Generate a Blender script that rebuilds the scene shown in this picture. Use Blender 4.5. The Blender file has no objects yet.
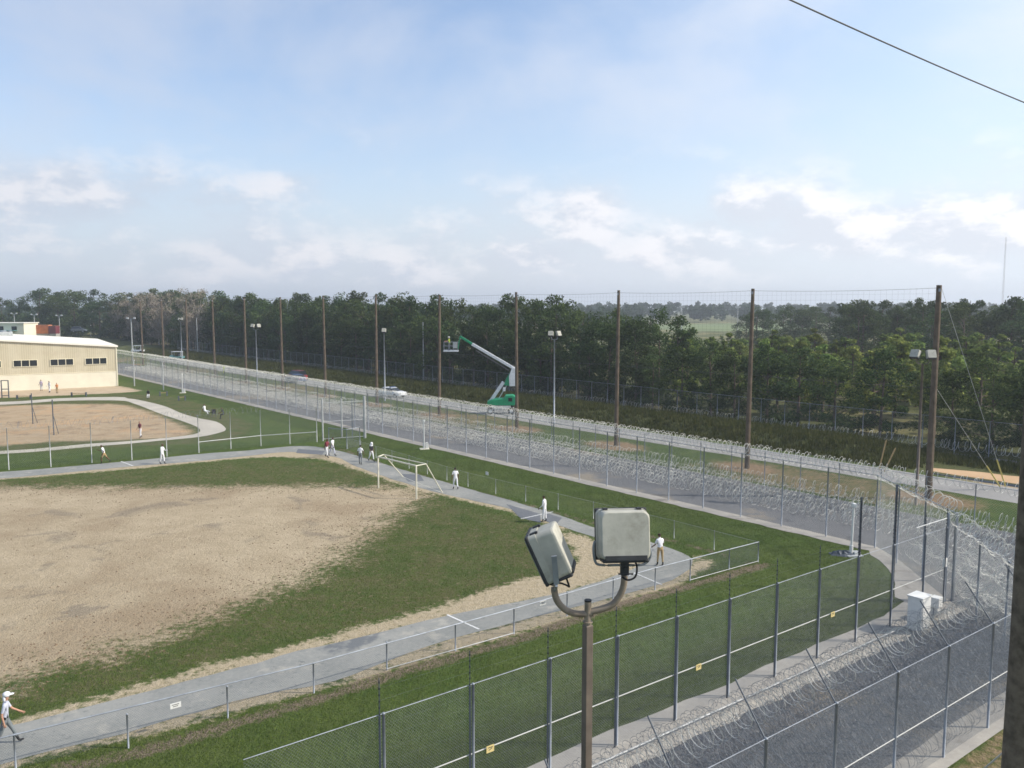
import bpy, bmesh, math, random
import numpy as np
from mathutils import Vector, Matrix, Euler

# ------------------------------------------------------------------ camera, sky, sun, exposure
SC = bpy.context.scene
COL = SC.collection
R = math.radians
CAM_H = 14.0
PITCH = math.atan(79 / 828)
cam_d = bpy.data.cameras.new("camera")
cam_d.sensor_width = 36.0
cam_d.lens = 828 / 1024 * 36
cam_d.clip_start = 0.1
cam_d.clip_end = 9000
cam = bpy.data.objects.new("camera", cam_d)
cam.location = (0, 0, CAM_H)
cam.rotation_euler = (math.pi / 2 - PITCH, 0, 0)
COL.objects.link(cam)
SC.camera = cam

SUN_EL = R(38)
SUN_DIR = Vector((math.cos(SUN_EL) * 0.998, math.cos(SUN_EL) * -0.06, math.sin(SUN_EL)))
sun_d = bpy.data.lights.new("sun", 'SUN')
sun_d.energy = 3.9
sun_d.angle = R(1.2)
sun_d.color = (1.0, 0.93, 0.82)
sun = bpy.data.objects.new("sun", sun_d)
sun.rotation_euler = SUN_DIR.to_track_quat('Z', 'Y').to_euler()
COL.objects.link(sun)

W = bpy.data.worlds.new("World")
SC.world = W
W.use_nodes = True
wn = W.node_tree
wn.nodes.clear()


def N(nt, typ, **kw):
    n = nt.nodes.new(typ)
    for k, v in kw.items():
        if k.startswith('_'):
            setattr(n, k[1:], v)
    return n


class G:
    """small helper for writing shader graphs"""
    def __init__(self, nt):
        self.nt = nt

    def n(self, typ, ins=None, **props):
        nd = self.nt.nodes.new(typ)
        for k, v in props.items():
            setattr(nd, k, v)
        if ins:
            for k, v in ins.items():
                s = nd.inputs[k]
                if isinstance(v, bpy.types.NodeSocket):
                    self.nt.links.new(v, s)
                else:
                    s.default_value = v
        return nd

    def math(self, op, a, b=0.0, c=0.0, clamp=False):
        nd = self.n('ShaderNodeMath', {0: a, 1: b, 2: c}, operation=op)
        nd.use_clamp = clamp
        return nd.outputs[0]

    def noise(self, vec, scale, detail=4, rough=0.55, out='Fac', **kw):
        ins = {'Scale': scale, 'Detail': detail, 'Roughness': rough}
        if vec is not None:
            ins['Vector'] = vec
        ins.update(kw)
        return self.n('ShaderNodeTexNoise', ins).outputs[out]

    def smooth(self, v, a, b, lo=0.0, hi=1.0):
        nd = self.n('ShaderNodeMapRange', {'Value': v, 'From Min': a, 'From Max': b, 'To Min': lo, 'To Max': hi},
                    interpolation_type='SMOOTHSTEP')
        return nd.outputs['Result']

    def mix(self, f, a, b, blend='MIX'):
        nd = self.n('ShaderNodeMix', data_type='RGBA', blend_type=blend)
        for idx, v in ((0, f), (6, a), (7, b)):
            s = nd.inputs[idx]
            if isinstance(v, bpy.types.NodeSocket):
                self.nt.links.new(v, s)
            else:
                if idx != 0 and len(v) == 3:
                    v = (*v, 1)
                s.default_value = v
        return nd.outputs[2]

    def link(self, a, b):
        self.nt.links.new(a, b)


g_ = G(wn)
sky = g_.n('ShaderNodeTexSky', sky_type='NISHITA', sun_disc=False)
sky.sun_elevation = SUN_EL
sky.sun_rotation = math.atan2(SUN_DIR.x, SUN_DIR.y)
sky.altitude = 50
sky.air_density = 1.0
sky.dust_density = 1.6
sky.ozone_density = 1.3
tc = g_.n('ShaderNodeTexCoord')
nrm = tc.outputs['Generated']
sep = g_.n('ShaderNodeSeparateXYZ', {0: nrm})
X_, Y_, Z_ = sep.outputs
el = g_.math('MAXIMUM', Z_, 0.0)
az = g_.math('ARCTAN2', X_, Y_)
# low cumulus bank near the horizon
cv = g_.n('ShaderNodeCombineXYZ', {0: g_.math('MULTIPLY', az, 1.0), 1: g_.math('MULTIPLY', el, 1.9), 2: 0.0}).outputs[0]
n1 = g_.noise(cv, 6.5, 6, 0.6, Lacunarity=2.1)
low = g_.smooth(el, 0.0, 0.06)
hi = g_.smooth(el, 0.09, 0.21, 1.0, 0.0)
band = g_.math('MULTIPLY', low, hi)
blob = None
for bx, by, bw, bh, ba in ((60, 205, 80, 26, .8), (588, 215, 38, 30, 1.0), (285, 190, 26, 14, .8), (302, 264, 34, 18, .9), (520, 262, 60, 20, .7), (748, 212, 30, 24, 1.0),
                           (850, 235, 90, 26, .9), (960, 240, 80, 24, .9), (690, 250, 70, 26, .7), (410, 275, 60, 14, .6), (15, 45, 60, 60, .55), (200, 262, 80, 22, .4)):
    da = g_.math('MULTIPLY', g_.math('SUBTRACT', az, (bx - 512) / 850), 828 / bw)
    de = g_.math('MULTIPLY', g_.math('SUBTRACT', el, (305 - by) / 828), 828 / bh)
    e_ = g_.math('MULTIPLY', g_.math('EXPONENT', g_.math('MULTIPLY', g_.math('ADD', g_.math('MULTIPLY', da, da), g_.math('MULTIPLY', de, de)), -1.0)), ba)
    blob = e_ if blob is None else g_.math('MAXIMUM', blob, e_)
cum = g_.smooth(g_.math('ADD', n1, g_.math('ADD', g_.math('MULTIPLY', blob, 0.28), g_.math('MULTIPLY', band, 0.17))), 0.52, 0.90)
cum = g_.math('MULTIPLY', cum, g_.smooth(el, 0.12, 0.26, 0.85, 0.0))
# thin veils higher up
cv2 = g_.n('ShaderNodeCombineXYZ', {0: g_.math('MULTIPLY', az, 1.0), 1: g_.math('MULTIPLY', el, 1.9), 2: 3.7}).outputs[0]
n2 = g_.noise(cv2, 2.7, 6, 0.55, Distortion=0.25)
veil = g_.smooth(n2, 0.40, 0.72, 0.0, 0.62)
n3 = g_.noise(cv2, 14.0, 5, 0.6)
n1u = g_.noise(g_.n('ShaderNodeVectorMath', {0: cv, 1: (0.012, 0.035, 0.0)}, operation='ADD').outputs[0], 6.5, 6, 0.6, Lacunarity=2.1)
shade = g_.smooth(g_.math('ADD', g_.math('SUBTRACT', n1, n1u), g_.math('MULTIPLY', g_.math('SUBTRACT', n3, 0.5), 0.18)), -0.05, 0.10)
bright = g_.smooth(az, -0.6, 0.75, 0.0, 1.0)
cloud_lo = g_.mix(bright, (5.2, 5.7, 6.6), (7.0, 7.3, 8.0))
cloud_hi = g_.mix(bright, (7.3, 7.3, 7.7), (9.8, 9.6, 9.8))
cloudc = g_.mix(shade, cloud_lo, cloud_hi)
hzf = g_.smooth(el, 0.0, 0.26, 0.80, 0.0)
skyc = g_.mix(1.0, sky.outputs[0], (1.75, 1.72, 1.75), 'MULTIPLY')
c0 = g_.mix(hzf, skyc, g_.mix(bright, (5.3, 6.0, 7.2), (7.2, 7.6, 8.4)))
cbr = g_.smooth(az, -0.15, 0.8, 0.0, 0.55)
c0 = g_.mix(cbr, c0, (7.0, 8.2, 9.4))
c1 = g_.mix(veil, c0, g_.mix(bright, (5.6, 6.0, 6.9), (7.8, 8.2, 9.0)))
c2 = g_.mix(cum, c1, cloudc)
bg = g_.n('ShaderNodeBackground', {'Color': c2, 'Strength': 0.09})
wo = g_.n('ShaderNodeOutputWorld')
g_.link(bg.outputs[0], wo.inputs[0])

SC.view_settings.view_transform = 'Standard'
SC.view_settings.look = 'None'
SC.view_settings.exposure = 0.42
SC.view_settings.gamma = 1.0
SC.view_settings.use_curve_mapping = False
SC.render.engine = 'CYCLES'
SC.cycles.max_bounces = 5
SC.cycles.diffuse_bounces = 2
SC.cycles.glossy_bounces = 2
SC.cycles.transmission_bounces = 2
SC.cycles.transparent_max_bounces = 12
SC.cycles.volume_bounces = 0
SC.cycles.use_denoising = True
SC.cycles.use_adaptive_sampling = True
SC.cycles.adaptive_threshold = 0.01
SC.cycles.pixel_filter_type = 'BLACKMAN_HARRIS'
SC.cycles.filter_width = 1.6

# ------------------------------------------------------------------ survey helpers
def gp(x, y, z=0.0):
    """ground point measured from the photograph"""
    u = (x - 512) / 828
    v = (384 - y) / 828
    d = (u, math.cos(PITCH) + v * math.sin(PITCH), -math.sin(PITCH) + v * math.cos(PITCH))
    t = (z - CAM_H) / d[2]
    return (d[0] * t, d[1] * t)


def at(x, y, Y):
    u = (x - 512) / 828
    v = (384 - y) / 828
    d = (u, math.cos(PITCH) + v * math.sin(PITCH), -math.sin(PITCH) + v * math.cos(PITCH))
    t = Y / d[1]
    return Vector((d[0] * t, Y, CAM_H + d[2] * t))


# ------------------------------------------------------------------ materials
def pmat(name, col, rough=0.8, metal=0.0, var=0.15, vscale=3.0, bump=0.0, spec=0.3, stain=None, objvar=0.0, coord='Object'):
    m = bpy.data.materials.new(name)
    m.use_nodes = True
    nt = m.node_tree
    nt.nodes.clear()
    q = G(nt)
    tcn = q.n('ShaderNodeTexCoord').outputs[coord]
    nz = q.noise(tcn, vscale, 6, 0.6)
    lo = tuple(c * (1 - var) for c in col)
    hi_ = tuple(min(1, c * (1 + var)) for c in col)
    c = q.mix(q.smooth(nz, 0.3, 0.7), lo, hi_)
    if stain:
        c = q.mix(q.smooth(q.noise(tcn, vscale * 0.37, 5, 0.65), 0.52, 0.72, 0, 0.8), c, stain)
    if objvar:
        oi = q.n('ShaderNodeObjectInfo').outputs['Random']
        h = q.n('ShaderNodeHueSaturation', {'Value': q.math('ADD', 1 - objvar / 2, q.math('MULTIPLY', oi, objvar)),
                                            'Hue': q.math('ADD', 0.5 - objvar * 0.05, q.math('MULTIPLY', oi, objvar * 0.1)), 'Color': c})
        c = h.outputs[0]
    b = q.n('ShaderNodeBsdfPrincipled', {'Base Color': c, 'Roughness': rough, 'Metallic': metal, 'Specular IOR Level': spec})
    if bump:
        bn = q.n('ShaderNodeBump', {'Strength': bump, 'Distance': 0.02, 'Height': q.noise(tcn, vscale * 6, 5, 0.7)})
        q.link(bn.outputs[0], b.inputs['Normal'])
    o = q.n('ShaderNodeOutputMaterial')
    q.link(b.outputs[0], o.inputs[0])
    return m


M = {}
M['galv'] = pmat('galvanized_steel', (0.27, 0.295, 0.33), 0.5, 0.25, 0.2, 2)
M['galv_light'] = pmat('light_galvanized_steel', (0.44, 0.45, 0.45), 0.5, 0.25, 0.15, 2)
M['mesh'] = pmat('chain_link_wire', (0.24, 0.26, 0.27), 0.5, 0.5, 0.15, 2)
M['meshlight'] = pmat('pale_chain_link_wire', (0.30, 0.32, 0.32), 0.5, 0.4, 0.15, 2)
M['razor'] = pmat('razor_wire_steel', (0.58, 0.58, 0.54), 0.45, 0.1, 0.3, 0.8)
M['razor_dark'] = pmat('weathered_razor_wire_steel', (0.26, 0.28, 0.30), 0.45, 0.3, 0.35, 0.9)
M['razor_mid'] = pmat('dull_razor_wire_steel', (0.36, 0.37, 0.37), 0.45, 0.2, 0.35, 0.9)
M['sensor'] = pmat('dark_sensor_post_steel', (0.10, 0.115, 0.135), 0.6, 0.2, 0.2, 3)
M['white'] = pmat('white_paint', (0.70, 0.70, 0.67), 0.55, 0, 0.06, 3, stain=(0.58, 0.56, 0.51))
M['cable'] = pmat('pale_cable_sheath', (0.52, 0.52, 0.49), 0.6, 0, 0.08, 3)
M['wood'] = pmat('weathered_pole_wood', (0.125, 0.095, 0.068), 0.9, 0, 0.3, 1.6, 0.4)
M['wood_near'] = pmat('dark_pole_wood', (0.135, 0.110, 0.080), 0.92, 0, 0.4, 5, 0.8, stain=(0.20, 0.16, 0.115))
M['net'] = pmat('net_twine', (0.05, 0.055, 0.06), 0.8, 0, 0.1, 2)
M['steelcable'] = pmat('steel_cable', (0.12, 0.12, 0.12), 0.6, 0.3, 0.1, 2)
M['yellow'] = pmat('faded_yellow_sign', (0.62, 0.50, 0.22), 0.6, 0, 0.1, 8)
M['black'] = pmat('black_paint', (0.015, 0.015, 0.017), 0.5, 0, 0.2, 4)
M['ink'] = pmat('dark_sign_ink', (0.05, 0.05, 0.05), 0.6, 0, 0.1, 4)
M['housing'] = pmat('weathered_lamp_housing', (0.42, 0.41, 0.35), 0.7, 0, 0.10, 5, 0.1, stain=(0.25, 0.24, 0.195))
M['housing_rim'] = pmat('dark_lamp_rim', (0.045, 0.047, 0.05), 0.6, 0.1, 0.2, 5)
M['lens'] = pmat('lamp_lens_glass', (0.25, 0.27, 0.28), 0.15, 0, 0.1, 2, spec=0.6)
M['brown'] = pmat('brown_pole_paint', (0.15, 0.122, 0.10), 0.6, 0.1, 0.15, 4, stain=(0.21, 0.17, 0.13))
M['brown_pale'] = pmat('sun_bleached_brown_pipe', (0.26, 0.215, 0.165), 0.6, 0.1, 0.15, 6, stain=(0.15, 0.11, 0.08))
M['cream'] = pmat('cream_masonry_paint', (0.74, 0.69, 0.55), 0.8, 0, 0.05, 0.6)
M['siding_trim'] = pmat('pale_metal_trim', (0.80, 0.74, 0.56), 0.5, 0, 0.04, 1)
M['roof'] = pmat('white_metal_roof', (0.80, 0.76, 0.66), 0.6, 0, 0.05, 0.5)
M['glass'] = pmat('dark_window_glass', (0.02, 0.025, 0.03), 0.12, 0, 0.1, 1, spec=0.6)
M['ac'] = pmat('grey_unit_paint', (0.40, 0.42, 0.42), 0.6, 0.1, 0.15, 2)
M['green_lift'] = pmat('green_machine_paint', (0.02, 0.28, 0.13), 0.45, 0, 0.1, 2)
M['lift_white'] = pmat('white_machine_paint', (0.66, 0.68, 0.70), 0.5, 0, 0.06, 2)
M['tyre'] = pmat('tyre_rubber', (0.02, 0.02, 0.02), 0.9, 0, 0.2, 5)
M['hivis'] = pmat('hi_vis_yellow_cloth', (0.60, 0.75, 0.08), 0.8, 0, 0.05, 5)
M['orange'] = pmat('orange_cloth', (0.65, 0.26, 0.09), 0.8, 0, 0.1, 5)
M['shirt_white'] = pmat('white_cotton', (0.72, 0.72, 0.74), 0.85, 0, 0.06, 9)
M['shirt_grey'] = pmat('pale_grey_cotton', (0.46, 0.48, 0.56), 0.85, 0, 0.08, 9)
M['pants_grey'] = pmat('grey_work_cloth', (0.16, 0.18, 0.19), 0.9, 0, 0.12, 9)
M['khaki'] = pmat('khaki_cloth', (0.36, 0.26, 0.13), 0.9, 0, 0.1, 9)
M['maroon'] = pmat('maroon_cloth', (0.18, 0.035, 0.05), 0.9, 0, 0.1, 9)
M['darkcloth'] = pmat('dark_cloth', (0.03, 0.03, 0.035), 0.9, 0, 0.1, 9)
M['lilac'] = pmat('pale_violet_cloth', (0.42, 0.36, 0.48), 0.9, 0, 0.1, 9)
M['skin_brown'] = pmat('brown_skin', (0.12, 0.06, 0.035), 0.6, 0, 0.05, 9)
M['skin_light'] = pmat('light_skin', (0.45, 0.25, 0.17), 0.6, 0, 0.05, 9)
M['hair'] = pmat('black_hair', (0.015, 0.012, 0.01), 0.7, 0, 0.1, 20)
M['car_white'] = pmat('white_car_paint', (0.70, 0.72, 0.75), 0.3, 0, 0.02, 1, spec=0.5)
M['car_red'] = pmat('dark_red_car_paint', (0.16, 0.04, 0.05), 0.3, 0, 0.02, 1, spec=0.5)
M['car_blue'] = pmat('blue_car_paint', (0.06, 0.10, 0.20), 0.3, 0, 0.02, 1, spec=0.5)
M['teal'] = pmat('teal_cart_paint', (0.12, 0.28, 0.28), 0.5, 0, 0.1, 3)
M['container'] = pmat('orange_container_steel', (0.50, 0.17, 0.075), 0.7, 0, 0.15, 1)
M['lampred'] = pmat('red_lens', (0.5, 0.02, 0.02), 0.3, 0, 0.05, 1)
M['straw'] = pmat('bare_reddish_soil', (0.3, 0.15, 0.09), 0.95, 0, 0.3, 2)
M['yellow_guard'] = pmat('yellow_plastic_guard', (0.50, 0.42, 0.13), 0.7, 0, 0.05, 3)
M['stake'] = pmat('tan_stake_wood', (0.36, 0.26, 0.13), 0.9, 0, 0.1, 3)
M['goal'] = pmat('goal_paint', (0.66, 0.63, 0.52), 0.6, 0, 0.1, 2)
M['redmast'] = pmat('mast_paint', (0.42, 0.36, 0.36), 0.6, 0, 0.1, 0.1)


def siding_mat():
    m = bpy.data.materials.new('ribbed_tan_siding')
    m.use_nodes = True
    nt = m.node_tree
    nt.nodes.clear()
    q = G(nt)
    uv = q.n('ShaderNodeTexCoord').outputs['Object']
    s = q.n('ShaderNodeSeparateXYZ', {0: uv})
    f = q.math('FRACT', q.math('MULTIPLY', s.outputs[0], 1 / 0.32))
    rib = q.smooth(q.math('ABSOLUTE', q.math('SUBTRACT', f, 0.5)), 0.30, 0.42)
    f2 = q.math('FRACT', q.math('MULTIPLY', s.outputs[0], 1 / 3.2))
    pan = q.smooth(f2, 0.45, 0.5, 0, 0.5)
    c = q.mix(rib, (0.56, 0.50, 0.36), (0.47, 0.41, 0.28))
    c = q.mix(pan, c, (0.60, 0.54, 0.40))
    c = q.mix(q.smooth(q.noise(uv, 0.9, 4), 0.45, 0.7, 0, 0.3), c, (0.44, 0.37, 0.25))
    b = q.n('ShaderNodeBsdfPrincipled', {'Base Color': c, 'Roughness': 0.55})
    bn = q.n('ShaderNodeBump', {'Strength': 0.5, 'Distance': 0.03, 'Height': rib})
    q.link(bn.outputs[0], b.inputs['Normal'])
    q.link(b.outputs[0], q.n('ShaderNodeOutputMaterial').inputs[0])
    return m


M['siding'] = siding_mat()


def leaf_mat(name, dark, light, transl=0.25):
    m = bpy.data.materials.new(name)
    m.use_nodes = True
    nt = m.node_tree
    nt.nodes.clear()
    q = G(nt)
    oi = q.n('ShaderNodeObjectInfo').outputs['Random']
    geo = q.n('ShaderNodeNewGeometry')
    tcn = q.n('ShaderNodeTexCoord').outputs['Object']
    nz = q.noise(tcn, 0.55, 3, 0.6)
    a = q.math('ADD', q.math('MULTIPLY', geo.outputs['Random Per Island'], 0.45), q.math('MULTIPLY', nz, 0.55))
    c = q.mix(q.smooth(a, 0.25, 0.8), dark, light)
    h = q.n('ShaderNodeHueSaturation', {'Value': q.math('ADD', 0.72, q.math('MULTIPLY', oi, 0.6)),
                                        'Hue': q.math('ADD', 0.475, q.math('MULTIPLY', q.math('FRACT', q.math('MULTIPLY', oi, 7.3)), 0.045)), 'Color': c})
    d = q.n('ShaderNodeBsdfDiffuse', {'Color': h.outputs[0]})
    t = q.n('ShaderNodeBsdfTranslucent', {'Color': h.outputs[0]})
    mx = q.n('ShaderNodeMixShader', {0: transl, 1: d.outputs[0], 2: t.outputs[0]})
    q.link(mx.outputs[0], q.n('ShaderNodeOutputMaterial').inputs[0])
    return m


M['leaf_dark'] = leaf_mat('dark_oak_leaves', (0.036, 0.060, 0.022), (0.095, 0.132, 0.046))
M['leaf_pine'] = leaf_mat('pine_needles', (0.095, 0.145, 0.036), (0.25, 0.295, 0.085))
M['leaf_pale'] = leaf_mat('dry_pale_twigs', (0.16, 0.135, 0.10), (0.30, 0.265, 0.20), 0.05)
M['leaf_far'] = leaf_mat('distant_leaves', (0.030, 0.052, 0.026), (0.065, 0.095, 0.042))
M['weed'] = leaf_mat('weedy_bank_leaves', (0.066, 0.085, 0.028), (0.15, 0.155, 0.060))
M['bark'] = pmat('bark', (0.11, 0.085, 0.065), 0.95, 0, 0.3, 2)
M['bark_pale'] = pmat('pale_bark', (0.34, 0.30, 0.25), 0.9, 0, 0.2, 2)


def surf_mat(name, cols, fine=14.0, fine_amp=0.5, blotch=0.35, rough=0.9, bump=0.5, bscale=30.0, dist=0.02, stains=()):
    """a paved or loose surface in world metres"""
    m = bpy.data.materials.new(name)
    m.use_nodes = True
    nt = m.node_tree
    nt.nodes.clear()
    q = G(nt)
    p = q.n('ShaderNodeNewGeometry').outputs['Position']
    a = q.smooth(q.noise(p, blotch, 6, 0.65), 0.3, 0.7)
    c = q.mix(a, cols[0], cols[1])
    f = q.noise(p, fine, 4, 0.7)
    c = q.mix(q.smooth(f, 0.35, 0.75, 0, fine_amp), c, cols[2])
    for k, (sc_, lo, hi2, col) in enumerate(stains):
        off = q.n('ShaderNodeVectorMath', {0: p, 1: (17.3 * k + 5, 3.1 * k, 9.0)}, operation='ADD').outputs[0]
        c = q.mix(q.smooth(q.noise(off, sc_, 5, 0.7), lo, hi2, 0, 0.85), c, col)
    b = q.n('ShaderNodeBsdfPrincipled', {'Base Color': c, 'Roughness': rough, 'Specular IOR Level': 0.2})
    bn = q.n('ShaderNodeBump', {'Strength': bump, 'Distance': dist, 'Height': q.noise(p, bscale, 4, 0.7)})
    q.link(bn.outputs[0], b.inputs['Normal'])
    q.link(b.outputs[0], q.n('ShaderNodeOutputMaterial').inputs[0])
    return m


M['asphalt'] = surf_mat('worn_track_asphalt', ((0.190, 0.198, 0.190), (0.260, 0.262, 0.246), (0.36, 0.35, 0.31)), 5, 0.35, 0.30, 0.85, 0.3, 25,
                        stains=((0.22, 0.60, 0.68, (0.12, 0.13, 0.14)), (0.7, 0.54, 0.70, (0.35, 0.335, 0.295)), (3.5, 0.60, 0.68, (0.13, 0.14, 0.14))))
M['patch'] = surf_mat('fresh_asphalt_patch', ((0.11, 0.12, 0.135), (0.14, 0.15, 0.16), (0.2, 0.2, 0.2)), 6, 0.4, 0.5)
M['path'] = surf_mat('pale_concrete_path', ((0.40, 0.37, 0.32), (0.50, 0.46, 0.39), (0.34, 0.31, 0.26)), 6, 0.3, 0.3)
M['concrete'] = surf_mat('fence_strip_concrete', ((0.30, 0.285, 0.26), (0.40, 0.375, 0.33), (0.24, 0.22, 0.2)), 5, 0.35, 0.4,
                         stains=((0.5, 0.56, 0.68, (0.22, 0.20, 0.175)),))
M['gravel'] = surf_mat('blue_grey_gravel', ((0.090, 0.096, 0.108), (0.130, 0.134, 0.142), (0.27, 0.265, 0.26)), 16, 0.8, 0.12, 0.95, 1.0, 22, 0.05,
                       stains=((0.13, 0.52, 0.66, (0.27, 0.235, 0.185)), (0.6, 0.58, 0.7, (0.085, 0.09, 0.1))))
M['gravel_road'] = surf_mat('pale_gravel_road', ((0.24, 0.235, 0.23), (0.31, 0.30, 0.285), (0.40, 0.385, 0.355)), 8, 0.5, 0.15, 0.95, 0.6, 20, 0.03)
M['clay'] = surf_mat('orange_clay', ((0.46, 0.30, 0.17), (0.55, 0.38, 0.23), (0.40, 0.26, 0.15)), 6, 0.4, 0.2)
M['ditch'] = surf_mat('dark_ditch_water', ((0.035, 0.045, 0.065), (0.05, 0.06, 0.08), (0.04, 0.05, 0.06)), 2, 0.3, 0.3, 0.25, 0.1, 8)
M['field'] = surf_mat('pale_far_field', ((0.13, 0.17, 0.07), (0.18, 0.22, 0.09), (0.15, 0.17, 0.08)), 0.5, 0.4, 0.02)
M['paintline'] = surf_mat('worn_white_line', ((0.62, 0.63, 0.62), (0.72, 0.72, 0.70), (0.45, 0.46, 0.46)), 9, 0.6, 0.8)


# ------------------------------------------------------------------ mesh building
class MB:
    def __init__(self):
        self.v = []
        self.f = []
        self.n = 0

    def add(self, V, F):
        V = np.asarray(V, float).reshape(-1, 3)
        F = np.asarray(F, int)
        if len(F):
            self.f.append(F + self.n)
        self.v.append(V)
        self.n += len(V)

    def box(self, c, s, rz=0.0, mat3=None, taper=1.0):
        hx, hy, hz = s[0] / 2, s[1] / 2, s[2] / 2
        P = np.array([[x, y, z] for z in (-1, 1) for x, y in ((-1, -1), (1, -1), (1, 1), (-1, 1))], float)
        P[4:, :2] *= taper
        P = P * [hx, hy, hz]
        if mat3 is not None:
            P = P @ np.array(mat3).T
        elif rz:
            cz, sz = math.cos(rz), math.sin(rz)
            P = P @ np.array([[cz, -sz, 0], [sz, cz, 0], [0, 0, 1]]).T
        self.add(P + np.array(c), [[0, 3, 2, 1], [4, 5, 6, 7], [0, 1, 5, 4], [1, 2, 6, 5], [2, 3, 7, 6], [3, 0, 4, 7]])

    def bar(self, a, b, w, h=None, up=(0, 0, 1)):
        a, b = Vector(a), Vector(b)
        d = b - a
        L = d.length
        z = d.normalized()
        x = z.cross(Vector(up))
        if x.length < 1e-4:
            x = Vector((1, 0, 0))
        x.normalize()
        y = z.cross(x)
        m3 = np.array([[x[i], y[i], z[i]] for i in range(3)])
        self.box((a + b) / 2, (w, h or w, L), mat3=m3)

    def tube(self, pts, r, n=8, caps=True):
        pts = [Vector(p) for p in pts]
        rr = r if isinstance(r, (list, tuple)) else [r] * len(pts)
        V = []
        up = None
        for i, p in enumerate(pts):
            d = (pts[min(i + 1, len(pts) - 1)] - pts[max(i - 1, 0)]).normalized()
            if up is None:
                up = Vector((0, 0, 1)) if abs(d.z) < 0.9 else Vector((1, 0, 0))
            x = d.cross(up)
            if x.length < 1e-5:
                x = d.cross(Vector((0, 1, 0)))
            x.normalize()
            y = d.cross(x).normalized()
            up = -y if False else up
            for k in range(n):
                a = 2 * math.pi * k / n
                V.append(p + rr[i] * (math.cos(a) * x + math.sin(a) * y))
        F = []
        for i in range(len(pts) - 1):
            for k in range(n):
                F.append([i * n + k, i * n + (k + 1) % n, (i + 1) * n + (k + 1) % n, (i + 1) * n + k])
        self.add([tuple(v) for v in V], F)
        if caps:
            b0 = self.n - len(V)
            self.f.append([list(range(b0, b0 + n))])
            e0 = b0 + (len(pts) - 1) * n
            self.f.append([list(range(e0, e0 + n))[::-1]])

    def wires(self, A, B, r, n=3):
        """many straight thin wires at once; A, B arrays (k,3)"""
        A = np.asarray(A, float)
        B = np.asarray(B, float)
        if len(A) == 0:
            return
        D = B - A
        L = np.linalg.norm(D, axis=1, keepdims=True)
        keep = L[:, 0] > 1e-3
        A, B, D, L = A[keep], B[keep], D[keep], L[keep]
        D = D / L
        up = np.where(np.abs(D[:, 2:3]) < 0.9, [[0, 0, 1.0]], [[1.0, 0, 0]])
        Xv = np.cross(D, up)
        Xv /= np.linalg.norm(Xv, axis=1, keepdims=True)
        Yv = np.cross(D, Xv)
        rings = []
        for P in (A, B):
            for k in range(n):
                a = 2 * math.pi * k / n
                rings.append(P + r * (math.cos(a) * Xv + math.sin(a) * Yv))
        V = np.stack(rings, 1)          # (m, 2n, 3)
        m = len(A)
        base = (np.arange(m) * 2 * n)[:, None]
        F = []
        for k in range(n):
            F.append(base + np.array([[k, (k + 1) % n, n + (k + 1) % n, n + k]]))
        self.add(V.reshape(-1, 3), np.concatenate(F, 0))

    def path_wire(self, P, r, n=3):
        """one long thin wire through an array of points"""
        P = np.asarray(P, float)
        T = np.gradient(P, axis=0)
        T /= np.linalg.norm(T, axis=1, keepdims=True) + 1e-9
        up = np.tile([[0.0, 0.0, 1.0]], (len(P), 1))
        bad = np.abs(T[:, 2]) > 0.95
        up[bad] = [1, 0, 0]
        Xv = np.cross(T, up)
        Xv /= np.linalg.norm(Xv, axis=1, keepdims=True) + 1e-9
        Yv = np.cross(T, Xv)
        V = np.stack([P + r * (math.cos(2 * math.pi * k / n) * Xv + math.sin(2 * math.pi * k / n) * Yv) for k in range(n)], 1)
        m = len(P)
        i = np.arange(m - 1)[:, None] * n
        F = np.concatenate([i + np.array([[k, (k + 1) % n, n + (k + 1) % n, n + k]]) for k in range(n)], 0)
        self.add(V.reshape(-1, 3), F)

    def sphere(self, c, r, nu=10, nv=7, scale=(1, 1, 1), rot=None):
        V = []
        for j in range(nv + 1):
            t = math.pi * j / nv
            for i in range(nu):
                a = 2 * math.pi * i / nu
                p = Vector((r * math.sin(t) * math.cos(a) * scale[0], r * math.sin(t) * math.sin(a) * scale[1], r * math.cos(t) * scale[2]))
                if rot is not None:
                    p = rot @ p
                V.append(tuple(p + Vector(c)))
        F = []
        for j in range(nv):
            for i in range(nu):
                F.append([j * nu + i, (j + 1) * nu + i, (j + 1) * nu + (i + 1) % nu, j * nu + (i + 1) % nu])
        self.add(V, F)

    def prism(self, outline, y0, y1, axis='y'):
        """extrude a 2-D outline (x,z) from y0 to y1"""
        n = len(outline)
        V = [(x, y0, z) for x, z in outline] + [(x, y1, z) for x, z in outline]
        self.add(V, [])
        b = self.n - 2 * n
        self.f.append([[b + i for i in range(n)]])
        self.f.append([[b + n + i for i in range(n)][::-1]])
        self.f.append(np.array([[b + i, b + n + i, b + n + (i + 1) % n, b + (i + 1) % n] for i in range(n)]))

    def mesh(self, name):
        me = bpy.data.meshes.new(name)
        V = np.concatenate(self.v, 0)
        loops, starts, totals = [], [], []
        s = 0
        for F in self.f:
            F = np.asarray(F)
            k = F.shape[1]
            loops.append(F.reshape(-1))
            starts.append(s + np.arange(len(F)) * k)
            totals.append(np.full(len(F), k))
            s += F.size
        loops = np.concatenate(loops)
        starts = np.concatenate(starts)
        totals = np.concatenate(totals)
        me.vertices.add(len(V))
        me.vertices.foreach_set('co', V.reshape(-1))
        me.loops.add(len(loops))
        me.loops.foreach_set('vertex_index', loops.astype(np.int32))
        me.polygons.add(len(starts))
        me.polygons.foreach_set('loop_start', starts.astype(np.int32))
        try:
            me.polygons.foreach_set('loop_total', totals.astype(np.int32))
        except Exception:
            pass
        me.update(calc_edges=True)
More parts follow.
